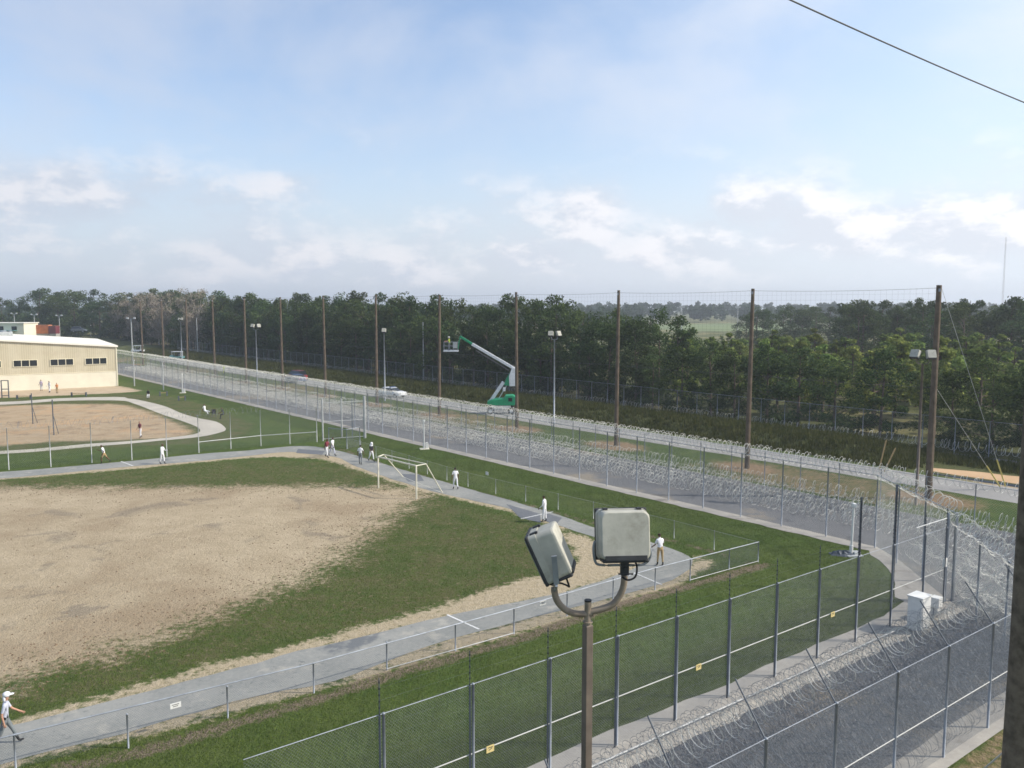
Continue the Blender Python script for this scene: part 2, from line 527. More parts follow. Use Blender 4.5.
        me.validate()
        return me

    def build(self, name, mat, parent=None, loc=None, rz=0.0, smooth=False, bevel=0.0):
        me = self.mesh(name)
        if isinstance(mat, str):
            mat = M[mat]
        me.materials.append(mat)
        me.polygons.foreach_set('use_smooth', [bool(smooth)] * len(me.polygons))
        o = bpy.data.objects.new(name, me)
        COL.objects.link(o)
        if loc is not None:
            o.location = loc
            o.rotation_euler.z = rz
        if parent is not None:
            o.parent = parent
        if bevel:
            md = o.modifiers.new('bevel', 'BEVEL')
            md.width = bevel
            md.segments = 3
            md.limit_method = 'ANGLE'
            md.angle_limit = R(30)
        return o


def tag(o, label=None, cat=None, group=None, kind=None):
    if label:
        o['label'] = label
    if cat:
        o['category'] = cat
    if group:
        o['group'] = group
    if kind:
        o['kind'] = kind
    return o


def thing(name, label, cat, loc=(0, 0, 0), rz=0.0, group=None):
    o = bpy.data.objects.new(name, None)
    o.empty_display_size = 0.3
    o.location = loc
    o.rotation_euler.z = rz
    COL.objects.link(o)
    return tag(o, label, cat, group)


def copy_thing(root, loc, rz=0.0, label=None, scale=None):
    c = root.copy()
    COL.objects.link(c)
    c.location = loc
    c.rotation_euler.z = rz
    if scale is not None:
        c.scale = scale
    if label:
        c['label'] = label
    for ch in list(root.children):
        k = ch.copy()
        COL.objects.link(k)
        k.parent = c
        for gch in list(ch.children):
            s = gch.copy()
            COL.objects.link(s)
            s.parent = k
    return c


def sheet(name, pts, z, mat, kind='structure', res=None):
    """flat polygon sheet slightly above the ground"""
    bm = bmesh.new()
    vs = [bm.verts.new((p[0], p[1], z)) for p in pts]
    es = [bm.edges.new((vs[i], vs[(i + 1) % len(vs)])) for i in range(len(vs))]
    bmesh.ops.triangle_fill(bm, edges=es, use_beauty=True)
    for f in bm.faces:
        if f.normal.z < 0:
            f.normal_flip()
    me = bpy.data.meshes.new(name)
    bm.to_mesh(me)
    bm.free()
    me.materials.append(M[mat])
    o = bpy.data.objects.new(name, me)
    COL.objects.link(o)
    if kind:
        o['kind'] = kind
    return o


def smooth_line(pts, step=1.0, closed=False, jitter=0.0, seed=0):
    """Catmull-Rom through ground points"""
    rnd = random.Random(seed)
    P = [Vector((p[0], p[1])) for p in pts]
    n = len(P)
    out = []
    rng = range(n if closed else n - 1)
    for i in rng:
        p0 = P[(i - 1) % n] if closed or i > 0 else P[i]
        p1 = P[i]
        p2 = P[(i + 1) % n]
        p3 = P[(i + 2) % n] if closed or i + 2 < n else p2
        k = max(1, int((p2 - p1).length / step))
        for j in range(k):
            t = j / k
            q = 0.5 * ((2 * p1) + (p2 - p0) * t + (2 * p0 - 5 * p1 + 4 * p2 - p3) * t * t + (3 * p1 - p0 - 3 * p2 + p3) * t ** 3)
            if jitter:
                q = q + Vector((rnd.uniform(-1, 1), rnd.uniform(-1, 1))) * jitter
            out.append((q.x, q.y))
    if not closed:
        out.append(tuple(P[-1]))
    return out


# ------------------------------------------------------------------ layout lines (metres)
CORNER_A = Vector((21.0, 46.8))          # bend of the tall inner fence
CORNER_B = Vector((20.4, 38.0))          # corner where the near tall fence begins
D1 = Vector((-0.83, 1.0)).normalized()   # direction of the far perimeter
N1 = Vector((-D1.y, D1.x)) * -1          # outward normal (right / away)
D2 = Vector((0.80, 0.60)).normalized()   # direction of the near fences
N2 = Vector((0.60, -0.80))               # outward (towards the camera)


def per(s, off):
    """point on the far perimeter: s metres from the bend, off metres outwards"""
    p = CORNER_A + D1 * s + N1 * off
    return (p.x, p.y)


F4dir = D2
F4p = CORNER_B
F5p = Vector((15.8, 26.3))


def f4(s, off=0.0):          # s metres from the corner towards lower left
    p = F4p - D2 * s + N2 * off
    return (p.x, p.y)


def f5(s, off=0.0):
    p = F5p - D2 * s + N2 * off
    return (p.x, p.y)



def gpl(*pts):
    return [gp(x, y) for x, y in pts]


# ------------------------------------------------------------------ ground sheet
def sdf(PX, PY, poly):
    """signed distance, positive inside"""
    poly = np.asarray(poly, float)
    d2 = np.full(PX.shape, 1e18)
    inside = np.zeros(PX.shape, bool)
    n = len(poly)
    for i in range(n):
        ax, ay = poly[i]
        bx, by = poly[(i + 1) % n]
        ex, ey = bx - ax, by - ay
        wx, wy = PX - ax, PY - ay
        t = np.clip((wx * ex + wy * ey) / (ex * ex + ey * ey + 1e-12), 0, 1)
        dx, dy = wx - t * ex, wy - t * ey
        d2 = np.minimum(d2, dx * dx + dy * dy)
        c = ((ay > PY) != (by > PY)) & (PX < (bx - ax) * (PY - ay) / (by - ay + 1e-12) + ax)
        inside ^= c
    d = np.sqrt(d2)
    return np.where(inside, d, -d)


def line_dist(PX, PY, pts):
    d2 = np.full(PX.shape, 1e18)
    for (ax, ay), (bx, by) in zip(pts[:-1], pts[1:]):
        ex, ey = bx - ax, by - ay
        wx, wy = PX - ax, PY - ay
        t = np.clip((wx * ex + wy * ey) / (ex * ex + ey * ey + 1e-12), 0, 1)
        dx, dy = wx - t * ex, wy - t * ey
        d2 = np.minimum(d2, dx * dx + dy * dy)
    return np.sqrt(d2)


SAND = gpl((-160, 470), (0, 487), (100, 487), (200, 487), (320, 486), (380, 487), (432, 489), (420, 499), (395, 515), (370, 535), (335, 562),
           (285, 588), (240, 605), (200, 621), (140, 645), (95, 657), (50, 668), (0, 690), (-200, 760))
# strip of bare sand on the field side of the track, wider at the far bend
VERGE = gpl((-60, 775), (0, 735), (62, 715), (160, 690), (300, 655), (456, 615), (560, 595), (650, 566), (650, 545), (594, 540), (560, 528), (539, 522), (500, 509),
            (475, 503), (417, 490), (358, 470), (320, 459), (280, 457), (248, 458), (182, 464), (120, 470), (0, 480), (-150, 487),
            (-150, 483), (0, 476), (120, 464), (182, 458), (248, 452), (280, 450), (330, 452), (358, 460), (417, 478), (500, 500), (575, 524),
            (560, 535), (572, 547), (575, 560), (555, 572), (520, 580), (456, 600), (380, 622), (300, 643), (200, 668), (100, 697), (30, 716), (0, 724), (-60, 742))
VERGE_NEAR = gpl((-40, 800), (0, 770), (62, 753), (125, 739), (256, 705), (335, 687), (425, 660), (512, 636), (607, 608), (672, 588), (700, 572),
                 (715, 562), (700, 556), (690, 562), (672, 578), (607, 597), (512, 622), (425, 645), (335, 678), (256, 693), (125, 731), (62, 746), (0, 764), (-40, 780))
BALL = gpl((-160, 412), (0, 406), (64, 404), (110, 404), (128, 405.5), (150, 412), (176, 423), (193, 431), (190, 435), (165, 438), (120, 440), (60, 441), (0, 446), (-160, 452))
APRON = gpl((-200, 402), (0, 398), (60, 395.5), (120, 393), (143, 391), (130, 388), (118, 386), (60, 386), (0, 388), (-200, 393))
CLAYP = gpl((935, 466), (960, 468), (985, 474), (1003, 480), (1060, 492), (1060, 500), (1000, 488), (960, 479), (935, 474))
LOWA = gpl((-60, 790), (16, 770), (128.5, 748), (228, 718), (314, 693), (387, 670), (455.5, 651), (514, 634), (567, 616), (613, 601), (655, 590), (690, 581), (729, 570), (758, 562))
LOWB = gpl((758, 562), (714, 549), (674, 539), (603, 523), (540, 506), (468, 487), (389, 464), (347, 449))


def make_ground():
    xs = np.concatenate([-np.geomspace(3000, 135, 24), np.arange(-130, 62, 0.55), np.geomspace(64, 3000, 32)])
    ys = np.concatenate([-np.geomspace(400, 5, 10), np.arange(0, 14, 2.0), np.arange(14, 104, 0.45), np.arange(104, 260, 1.3), np.geomspace(264, 3000, 36)])
    GX, GY = np.meshgrid(xs, ys)
    px, py = GX.ravel(), GY.ravel()
    nx, ny = len(xs), len(ys)
    rx, ry = px - CORNER_A.x, py - CORNER_A.y
    off = rx * N1.x + ry * N1.y
    s = rx * D1.x + ry * D1.y
    # the overgrown bank before the outer fence rises a little
    bank = np.clip((off - 25) / 3, 0, 1) * np.clip((35.0 - off) / 3, 0, 1)
    fade = np.clip((s - 9) / 8, 0, 1)
    pz = 0.9 * bank * bank * (3 - 2 * bank) * fade
    leftrise = np.clip((py - 210) / 190, 0, 1) * np.clip((-px - 85) / 90, 0, 1)
    pz = pz + 2.6 * leftrise
    me = bpy.data.meshes.new('ground')
    V = np.stack([px, py, pz], 1)
    me.vertices.add(len(V))
    me.vertices.foreach_set('co', V.reshape(-1))
    i = np.arange(nx - 1)[None, :] + (np.arange(ny - 1) * nx)[:, None]
    F = np.stack([i, i + 1, i + 1 + nx, i + nx], -1).reshape(-1, 4)
    me.loops.add(F.size)
    me.loops.foreach_set('vertex_index', F.reshape(-1).astype(np.int32))
    me.polygons.add(len(F))
    me.polygons.foreach_set('loop_start', (np.arange(len(F)) * 4).astype(np.int32))
    me.update(calc_edges=True)
    me.polygons.foreach_set('use_smooth', [True] * len(F))

    def attr(name, val):
        a = me.attributes.new(name, 'FLOAT', 'POINT')
        a.data.foreach_set('value', np.clip(val, -20, 20).astype(np.float32))
    attr('sand', sdf(px, py, SAND))
    # verge polygons are narrow: distances to several pieces, keep the largest
    attr('verge', np.maximum(sdf(px, py, VERGE), sdf(px, py, VERGE_NEAR)))
    attr('ball', sdf(px, py, BALL))
    attr('apron', np.maximum(sdf(px, py, APRON), sdf(px, py, CLAYP)))
    la = np.minimum(line_dist(px, py, [(x + 0.35, y - 0.4) for x, y in LOWA]), line_dist(px, py, [(x - 0.5, y - 0.15) for x, y in LOWB]) + 0.15)
    attr('mulch', 0.30 - la)
    # dirt round the netting poles, in the strip 10-18 m outside the inner fence
    dd = np.full(px.shape, -20.0)
    for k in range(15):
        cx, cy = 30.2 - 9.95 * k * 1.0, 59 + 11.35 * k * 1.0
        a_ = (px - cx) * D1.x + (py - cy) * D1.y
        b_ = (px - cx) * N1.x + (py - cy) * N1.y
        dd = np.maximum(dd, 2.3 - np.sqrt((a_ / 1.5) ** 2 + (b_ - 0.0) ** 2))
    dd = np.maximum(dd, -1.2 + 2.2 * ((off > 10.0) & (off < 18.0)) * (np.sin(s * 0.13) * 0.3 + 0.3))
    o5 = (px - 15.8) * N2.x + (py - 26.3) * N2.y
    dd = np.maximum(dd, np.where((o5 > 0.3) & (o5 < 14) & (px > 0), 0.15, -20.0))
    attr('dirt', dd)
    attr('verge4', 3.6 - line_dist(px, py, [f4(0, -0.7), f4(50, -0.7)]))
    attr('bank', np.minimum(off - 24.0, 300) * 0.5)
    attr('field', np.minimum(200 - off, 20))
    # inside the running track the turf is thin and dry
    inner = gpl((-60, 740), (0, 722), (200, 668), (456, 605), (560, 580), (600, 555), (560, 530), (475, 503), (417, 490), (340, 462), (250, 459), (0, 481), (-200, 490), (-200, 760))
    dryb = gpl((-120, 400), (60, 398), (120, 393), (175, 396), (215, 405), (262, 424), (250, 436), (225, 444), (160, 446), (60, 452), (-120, 462))
    attr('dry', np.maximum(sdf(px, py, inner), sdf(px, py, dryb) - 0.5))

    m = bpy.data.materials.new('ground_turf_and_soil')
    m.use_nodes = True
    nt = m.node_tree
    nt.nodes.clear()
    q = G(nt)
    P = q.n('ShaderNodeNewGeometry').outputs['Position']

    def A(nm):
        return q.n('ShaderNodeAttribute', attribute_name=nm).outputs['Fac']
    n_big = q.noise(P, 0.10, 4, 0.6)
    n_mid = q.noise(P, 0.55, 5, 0.65)
    n_fin = q.noise(P, 3.2, 5, 0.7)
    n_vf = q.noise(P, 14.0, 3, 0.7)
    g = q.mix(q.smooth(n_mid, 0.3, 0.7), (0.076, 0.124, 0.030), (0.120, 0.176, 0.044))
    g = q.mix(q.smooth(n_big, 0.4, 0.65, 0, 0.5), g, (0.135, 0.155, 0.050))
    g = q.mix(q.smooth(n_fin, 0.45, 0.75, 0, 0.55), g, (0.105, 0.118, 0.050))
    g = q.mix(q.smooth(n_vf, 0.40, 0.70, 0, 0.75), g, (0.045, 0.068, 0.020))
    g = q.mix(q.smooth(q.noise(P, 7.0, 4, 0.8), 0.55, 0.70, 0, 0.6), g, (0.145, 0.140, 0.065))
    # mowing streaks along the fences
    # dry turf inside the track
    dryf = q.math('MULTIPLY', q.smooth(A('dry'), -0.3, 1.0), q.smooth(q.math('ADD', q.math('MULTIPLY', n_mid, 0.5), q.math('MULTIPLY', n_fin, 0.5)), 0.42, 0.60, 0.10, 0.85))
    g = q.mix(q.smooth(q.noise(q.n('ShaderNodeMapping', {'Vector': P, 'Rotation': (0, 0, 0.878), 'Scale': (2.2, 0.12, 1)}).outputs[0], 1.0, 3, 0.6), 0.48, 0.62, 0, 0.35), g, (0.062, 0.088, 0.025))
    g = q.mix(dryf, g, (0.135, 0.120, 0.062))
    specks = q.math('MULTIPLY', q.smooth(A('dry'), -0.3, 1.0), q.smooth(q.noise(P, 2.1, 6, 0.8), 0.56, 0.63, 0, 0.7))
    g = q.mix(specks, g, (0.27, 0.22, 0.14))
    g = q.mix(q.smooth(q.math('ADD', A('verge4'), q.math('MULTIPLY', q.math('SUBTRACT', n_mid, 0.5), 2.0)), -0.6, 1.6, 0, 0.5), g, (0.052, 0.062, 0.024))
    # soils
    sandc = q.mix(q.smooth(n_mid, 0.3, 0.7), (0.455, 0.368, 0.248), (0.545, 0.450, 0.312))
    sandc = q.mix(q.smooth(n_big, 0.42, 0.66, 0, 0.7), sandc, (0.350, 0.265, 0.172))
    sandc = q.mix(q.smooth(q.noise(P, 1.7, 7, 0.82), 0.60, 0.66, 0, 0.65), sandc, (0.20, 0.15, 0.10))
    sandc = q.mix(q.smooth(q.noise(P, 0.23, 6, 0.6, Distortion=0.8), 0.56, 0.66, 0, 0.7), sandc, (0.285, 0.240, 0.180))
    edge = q.math('ADD', q.math('MULTIPLY', q.math('SUBTRACT', n_mid, 0.5), 5.0), q.math('MULTIPLY', q.math('SUBTRACT', n_fin, 0.5), 9.0))
    sf = q.smooth(q.math('ADD', A('sand'), edge), -1.3, 1.5)
    c = q.mix(sf, g, sandc)
    edge2 = q.math('ADD', q.math('MULTIPLY', q.math('SUBTRACT', n_mid, 0.5), 1.8), q.math('MULTIPLY', q.math('SUBTRACT', n_fin, 0.5), 2.4))
    vf = q.smooth(q.math('ADD', A('verge'), edge2), -0.25, 0.35)
    vc = q.mix(q.smooth(n_fin, 0.3, 0.7), (0.44, 0.36, 0.235), (0.54, 0.455, 0.32))
    c = q.mix(vf, c, vc)
    bf = q.smooth(q.math('ADD', A('ball'), edge2), -0.8, 0.8)
    bc = q.mix(q.smooth(n_mid, 0.3, 0.7), (0.44, 0.325, 0.205), (0.52, 0.405, 0.27))
    bc = q.mix(q.smooth(q.noise(P, 0.35, 6, 0.75), 0.50, 0.64, 0, 0.75), bc, (0.30, 0.215, 0.14))
    bc = q.mix(q.smooth(q.noise(P, 0.16, 4, 0.6, Distortion=1.0), 0.52, 0.66, 0, 0.7), bc, (0.56, 0.37, 0.21))
    c = q.mix(bf, c, bc)
    af = q.smooth(q.math('ADD', A('apron'), edge2), -0.5, 0.6)
    c = q.mix(af, c, q.mix(q.smooth(n_mid, 0.3, 0.7), (0.52, 0.40, 0.27), (0.60, 0.48, 0.34)))
    mf = q.smooth(q.math('ADD', A('mulch'), q.math('MULTIPLY', edge2, 0.45)), -0.2, 0.15)
    mc = q.mix(q.smooth(n_vf, 0.35, 0.65), (0.12, 0.095, 0.07), (0.29, 0.235, 0.17))
    c = q.mix(mf, c, mc)
    df = q.smooth(q.math('ADD', A('dirt'), q.math('MULTIPLY', edge2, 1.2)), -0.6, 0.8, 0, 0.85)
    dc = q.mix(q.smooth(n_fin, 0.3, 0.7), (0.30, 0.175, 0.105), (0.40, 0.29, 0.19))
    c = q.mix(df, c, dc)
    kf = q.smooth(A('bank'), -0.3, 0.6)
    kc = q.mix(q.smooth(n_fin, 0.3, 0.7), (0.075, 0.092, 0.035), (0.135, 0.140, 0.060))
    kc = q.mix(q.math('MULTIPLY', q.smooth(A('bank'), 6.5, 7.5), q.smooth(q.noise(P, 0.05, 4, 0.6), 0.50, 0.60, 0, 0.7)), kc, (0.30, 0.26, 0.13))
    c = q.mix(kf, c, kc)
    b = q.n('ShaderNodeBsdfPrincipled', {'Base Color': c, 'Roughness': 0.95, 'Specular IOR Level': 0.12})
    hgt = q.math('ADD', n_vf, q.math('MULTIPLY', n_fin, 1.6))
    bn = q.n('ShaderNodeBump', {'Strength': 1.0, 'Distance': 0.14, 'Height': hgt})
    q.link(bn.outputs[0], b.inputs['Normal'])
    q.link(b.outputs[0], q.n('ShaderNodeOutputMaterial').inputs[0])
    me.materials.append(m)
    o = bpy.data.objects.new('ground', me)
    COL.objects.link(o)
    tag(o, kind='structure')


make_ground()

# ------------------------------------------------------------------ roads, track, strips
# running track: one closed outline
outer_near = gpl((-70, 785), (0, 765), (62, 748), (125, 733), (256, 696), (335, 681), (425, 647), (512, 623), (607, 599), (672, 580), (692, 565))
outer_far = gpl((688, 556), (660, 545), (625, 535), (592, 527), (578, 522), (559, 515), (500, 497.6), (480, 492), (417, 474), (366, 458.6), (335, 450), (300, 446), (248, 450.5), (200, 454), (120, 462), (0, 472), (-160, 480))
inner_far = gpl((-160, 487), (0, 478.5), (120, 467.5), (182, 462.5), (248, 456), (290, 452), (335, 457), (358, 467), (417, 487), (475, 501), (500, 506), (539, 519), (594, 537), (632, 551), (648, 557))
inner_near = gpl((645, 563), (609, 578), (560, 593), (512, 603), (447, 616), (387, 631), (300, 651), (256, 663), (160, 688), (87, 707), (22, 723), (0, 728), (-70, 745))
TRACK = smooth_line(outer_near + outer_far, 0.8, jitter=0.05, seed=1) + smooth_line(inner_far + inner_near, 0.8, jitter=0.07, seed=2)
sheet('running_track', TRACK, 0.008, 'asphalt')


def patch(name, pts, z=0.013, mat='patch', jit=0.0):
    return sheet(name, gpl(*pts), z, mat)


patch('track_patch', [(506, 504), (540, 514), (541, 523), (520, 518)])
patch('track_patch', [(546, 513), (562, 518), (556, 525), (545, 521)])
patch('track_patch', [(402, 474), (420, 475), (424, 481), (408, 482)])
patch('track_patch', [(298, 449), (325, 451), (322, 455), (296, 453)])
for a, b_, w in (((447, 615), (479, 629.5), 0.10), ((521, 519), (553, 512), 0.10), ((121, 461.5), (133, 466), 0.10), ((634, 573), (662, 585), 0.08)):
    p, q_ = Vector(gp(*a)), Vector(gp(*b_))
    nn = (q_ - p).normalized()
    nn = Vector((-nn.y, nn.x)) * w / 2
    sheet('lane_line', [p - nn, q_ - nn, q_ + nn, p + nn], 0.018, 'paintline')

BP_out = gpl((-160, 405), (0, 402), (60, 398.3), (118, 397), (128, 398.5), (139, 400), (164, 406), (182, 413.5), (200, 418.5), (217, 422), (226, 429), (220, 432.5), (199, 437), (157, 441), (128, 443.8), (87, 447), (50, 450.5), (0, 454), (-160, 462))
BP_in = gpl((-160, 458), (0, 451), (50, 447.5), (87, 444), (132, 441), (170, 437.5), (193, 434.5), (200, 431.5), (197, 427), (182, 421), (161, 414), (135, 404), (118, 400.5), (60, 401), (0, 404.8), (-160, 408))
sheet('ballfield_path', smooth_line(BP_out, 1.0) + smooth_line(BP_in, 1.0), 0.008, 'path')

# gravel lane between the two tall fences, round the corner and towards the camera
gravel = [per(190, 0.15), per(0, 0.15), (CORNER_A.x + 0.15, CORNER_A.y), (CORNER_B.x + 0.1, CORNER_B.y), f4(0, 0.9), f4(45, 0.9), f5(40, -0.6), f5(-14, -0.6), (33, 34), per(-16, 9.6), per(190, 9.6)]
sheet('gravel_lane', smooth_line(gravel[:2], 3) + gravel[2:], 0.012, 'gravel')
conc_out = [per(190, 0.25), per(60, 0.25), per(0, 0.25), (21.3, 44.5), (21.0, 41), (20.75, 37.9), f4(0, 0.78), f4(22, 0.78), f4(45, 0.78)]
conc_in = [f4(45, -0.75), f4(22, -0.75), f4(3.4, -0.75), (18.4, 38.6), (19.3, 40.6), (20.1, 43), (20.2, 45.5), per(0, -0.85), per(60, -0.85), per(190, -0.85)]
sheet('fence_footing_strip', smooth_line(conc_out, 1.5, jitter=0.02) + smooth_line(conc_in, 1.0, jitter=0.09, seed=5), 0.020, 'concrete')
sheet('sandy_strip', smooth_line([f4(0, 0.74), f4(45, 0.74)], 1.5, jitter=0.02) + smooth_line([f4(45, 1.2), f4(0, 1.2)], 0.5, jitter=0.10), 0.024, 'path')
sheet('fence_footing_strip', smooth_line([f5(-16, -0.8), f5(40, -0.8)], 1.2, jitter=0.06) + smooth_line([f5(40, 0.35), f5(-16, 0.35)], 2, jitter=0.02), 0.026, 'concrete')
sheet('gravel_road', smooth_line([per(-34, 18.3), per(60, 18.3), per(230, 18.0)], 2.0, jitter=0.15, seed=3) + smooth_line([per(230, 24), per(60, 23.4), per(-34, 23.4)], 2.0, jitter=0.2, seed=4), 0.010, 'gravel_road')
sheet('ditch', smooth_line([per(-34, 23.9), per(-8, 23.9), per(8, 24.1)], 1, jitter=0.08) + smooth_line([per(7.5, 24.6), per(-8, 25.2), per(-34, 25.4)], 1, jitter=0.1), 0.02, 'ditch')
sheet('bare_clay', smooth_line([per(-9, 25.9), per(-4, 25.7), per(2, 25.3), per(8, 25.2)], 0.8, jitter=0.12) + smooth_line([per(9, 26.6), per(4, 28.2), per(-2, 28.0), per(-7, 27.0)], 0.8, jitter=0.2), 0.022, 'clay')
sheet('patrol_track', smooth_line([per(-34, 34.2), per(230, 34.2)], 2, jitter=0.12) + smooth_line([per(230, 35.6), per(-34, 35.6)], 2, jitter=0.15), 0.05, 'gravel')
sheet('far_field', gpl((640, 328.5), (690, 331), (745, 331.5), (812, 331), (835, 327.5), (800, 324.5), (740, 323.5), (680, 324), (640, 326)), 0.06, 'field')

# ------------------------------------------------------------------ fences
def link_fabric(mb, p0, p1, z0, z1, pitch, r, n=3):
    """diamond chain-link fabric as real wires between two ground points"""
    p0, p1 = Vector(p0), Vector(p1)
    L = (p1 - p0).length
    d = (p1 - p0) / L
    H = z1 - z0
    step = pitch * math.sqrt(2)
    starts = np.arange(-H, L, step)
    for sg in (1, -1):
        a = starts if sg == 1 else starts + H
        s0 = a
        s1 = a + sg * H
        t0 = np.zeros(len(a))
        t1 = np.full(len(a), H)
        # clip to 0..L
        def cl(s, t, s_other, t_other):
            sc = np.clip(s, 0, L)
            with np.errstate(divide='ignore', invalid='ignore'):
                tt = t + (sc - s) / (s_other - s) * (t_other - t)
            return sc, np.where(sc == s, t, tt)
        c0, tt0 = cl(s0, t0, s1, t1)
        c1, tt1 = cl(s1, t1, s0, t0)
        A = np.stack([p0.x + d.x * c0, p0.y + d.y * c0, z0 + tt0], 1)
        B = np.stack([p0.x + d.x * c1, p0.y + d.y * c1, z0 + tt1], 1)
        ok = (np.abs(c0 - c1) > 0.02)
        mb.wires(A[ok], B[ok], r, n)


def coil_pts(p0, p1, zc, rad, pitch, seed=0, wob=0.08, seg=14, sag=0.0, squash=1.0):
    rng = np.random.default_rng(seed)
    p0, p1 = np.array(p0[:2], float), np.array(p1[:2], float)
    L = np.linalg.norm(p1 - p0)
    d = (p1 - p0) / L
    nrm_ = np.array([-d[1], d[0]])
    turns = max(2, int(L / pitch))
    t = np.arange(turns * seg + 1) / seg
    ph = 2 * math.pi * t
    k = np.arange(turns + 2)
    rj = np.interp(t, k, rad * (1 + wob * rng.normal(size=len(k))))
    zj = np.interp(t, k, wob * rad * rng.normal(size=len(k)))
    nj = np.interp(t, k, wob * rad * rng.normal(size=len(k)))
    sj = np.interp(t, k, 0.35 * pitch * rng.normal(size=len(k)))
    s = t / turns * L + sj + 0.5 * rad * np.sin(ph) * 0.25
    a = rj * np.cos(ph)
    z = zc + rj * np.sin(ph) * squash + zj
    xy = p0 + np.outer(s, d) + np.outer(a + nj, nrm_)
    return np.column_stack([xy, z])


def add_coil(mb, *a, r=0.012, n=3, **k):
    mb.path_wire(coil_pts(*a, **k), r, n)


def post_mesh(h, r, cap=True, n=8):
    m = MB()
    m.tube([(0, 0, -0.05), (0, 0, h)], r, n)
    if cap:
        m.sphere((0, 0, h), r * 1.25, 8, 5, (1, 1, 0.7))
    return m


def place_posts(root, pts, h, r, mat='galv', name='post'):
    first = None
    for p in pts:
        if first is None:
            first = post_mesh(h, r).build(name, mat, root, loc=(p[0], p[1], 0), smooth=True)
        else:
            o = first.copy()
            COL.objects.link(o)
            o.location = (p[0], p[1], 0)
            o.parent = root


def rail(root, pts, z, r, mat='galv', name='rail'):
    m = MB()
    for a, b in zip(pts[:-1], pts[1:]):
        m.tube([(a[0], a[1], z), (b[0], b[1], z)], r, 6)
    return m.build(name, mat, root)


def fence(name, label, pts, h, post_r, pitch, wire, mat_post='galv', mat_wire='mesh', top_rail=None, mid=None, posts=None, spacing=3.05, cat='fence', group=None, bottom=0.05):
    root = thing(name, label, cat, (pts[0][0], pts[0][1], 0), group=group)
    inv = Vector((pts[0][0], pts[0][1], 0))
    rel = [(p[0] - inv.x, p[1] - inv.y) for p in pts]
    fb = MB()
    for a, b in zip(rel[:-1], rel[1:]):
        link_fabric(fb, a, b, bottom, h - 0.03, pitch, wire)
    fb.build('chain_link_mesh', mat_wire, root)
    pp = posts
    if pp is None:
        pp = []
        for i, (a, b) in enumerate(zip(rel[:-1], rel[1:])):
            L = math.dist(a, b)
            k = max(1, round(L / spacing))
            for j in range(k + (1 if i == len(rel) - 2 else 0)):
                t = j / k
                pp.append((a[0] + (b[0] - a[0]) * t, a[1] + (b[1] - a[1]) * t))
    else:
        pp = [(p[0] - inv.x, p[1] - inv.y) for p in pp]
    place_posts(root, pp[:100], h, post_r, mat_post)
    if top_rail:
        rail(root, rel, h, top_rail, mat_post, 'top_rail')
    if mid:
        z, r, mt = mid
        rail(root, rel, z, r, mt, 'mid_rail')
    root['_o'] = 0
    del root['_o']
    return root, inv, rel, pp


# tall inner fence along the far side, with one big coil on top
farA = per(165, 0)
ptsF1 = [farA, per(0, 0), (CORNER_B.x + 0.45, CORNER_B.y)]
n1p = [per(3.05 * k, 0) for k in range(54, -1, -1)] + [(20.9, 43.9), (20.87, 41.0)]
F1, inv, rel, pp = fence('tall_security_fence', 'tall chain link fence topped by a bright razor coil, running diagonally behind the lawn', ptsF1, 4.27, 0.042, 0.10, 0.0042, posts=n1p, top_rail=0.022, mat_wire='meshlight')
cb = MB()
for k in range(len(rel) - 1):
    add_coil(cb, rel[k], rel[k + 1], 4.52, 0.38, 0.38, seed=3 + k, r=0.015, wob=0.07)
cb.build('razor_coil', 'razor', F1)
rail(F1, rel, 4.5, 0.008, 'galv', 'coil_cable')

# second fence behind the gravel lane
ptsF2 = [per(172, 9.3), per(-17, 9.3)]
F2, inv, rel, pp = fence('outer_security_fence', 'lower chain link fence with razor coil between the gravel lane and the poles', ptsF2, 2.75, 0.035, 0.11, 0.0040, top_rail=0.018, mat_wire='meshlight')
cb = MB()
add_coil(cb, rel[0], rel[1], 2.8, 0.38, 0.40, seed=12, r=0.0135, wob=0.07)
cb.build('razor_coil', 'razor', F2)

# ground coils stacked in the lane in front of it
coils = [(8.3, 0.42, 0.42), (7.5, 0.42, 0.42), (7.9, 1.05, 0.40), (6.5, 0.40, 0.40), (5.6, 0.38, 0.40), (4.6, 0.38, 0.40), (3.6, 0.36, 0.38)]
names_c = ['razor coil on the gravel right at the foot of the lower fence', 'razor coil second from the lower fence on the gravel', 'razor coil riding on top of the two lying by the lower fence',
           'razor coil lying alone in the middle of the far gravel lane', 'third razor coil out from the tall fence on the far gravel lane', 'second razor coil out from the tall fence on the far gravel lane', 'razor coil closest to the tall fence on the far gravel lane']
for k, (off, zc, rad) in enumerate(coils):
    m = MB()
    a, b = per(168, off), per(-14, off)
    add_coil(m, (0, 0), (b[0] - a[0], b[1] - a[1]), zc, rad, 0.42, seed=30 + k, r=0.0155, wob=0.09)
    tag(m.build('razor_wire_coil', 'razor', loc=(a[0], a[1], 0)), names_c[k], 'razor wire', 'razor coils in the gravel lane')

# outermost fence in front of the trees
ptsF0 = [per(235, 36.2), per(-32, 36.2)]
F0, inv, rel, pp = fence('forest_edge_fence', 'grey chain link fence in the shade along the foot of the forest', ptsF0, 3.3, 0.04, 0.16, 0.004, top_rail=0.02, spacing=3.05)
cb = MB()
add_coil(cb, rel[0], rel[1], 0.75, 0.42, 0.5, seed=50, r=0.018, wob=0.14)
cb.build('razor_coil', 'razor', F0)

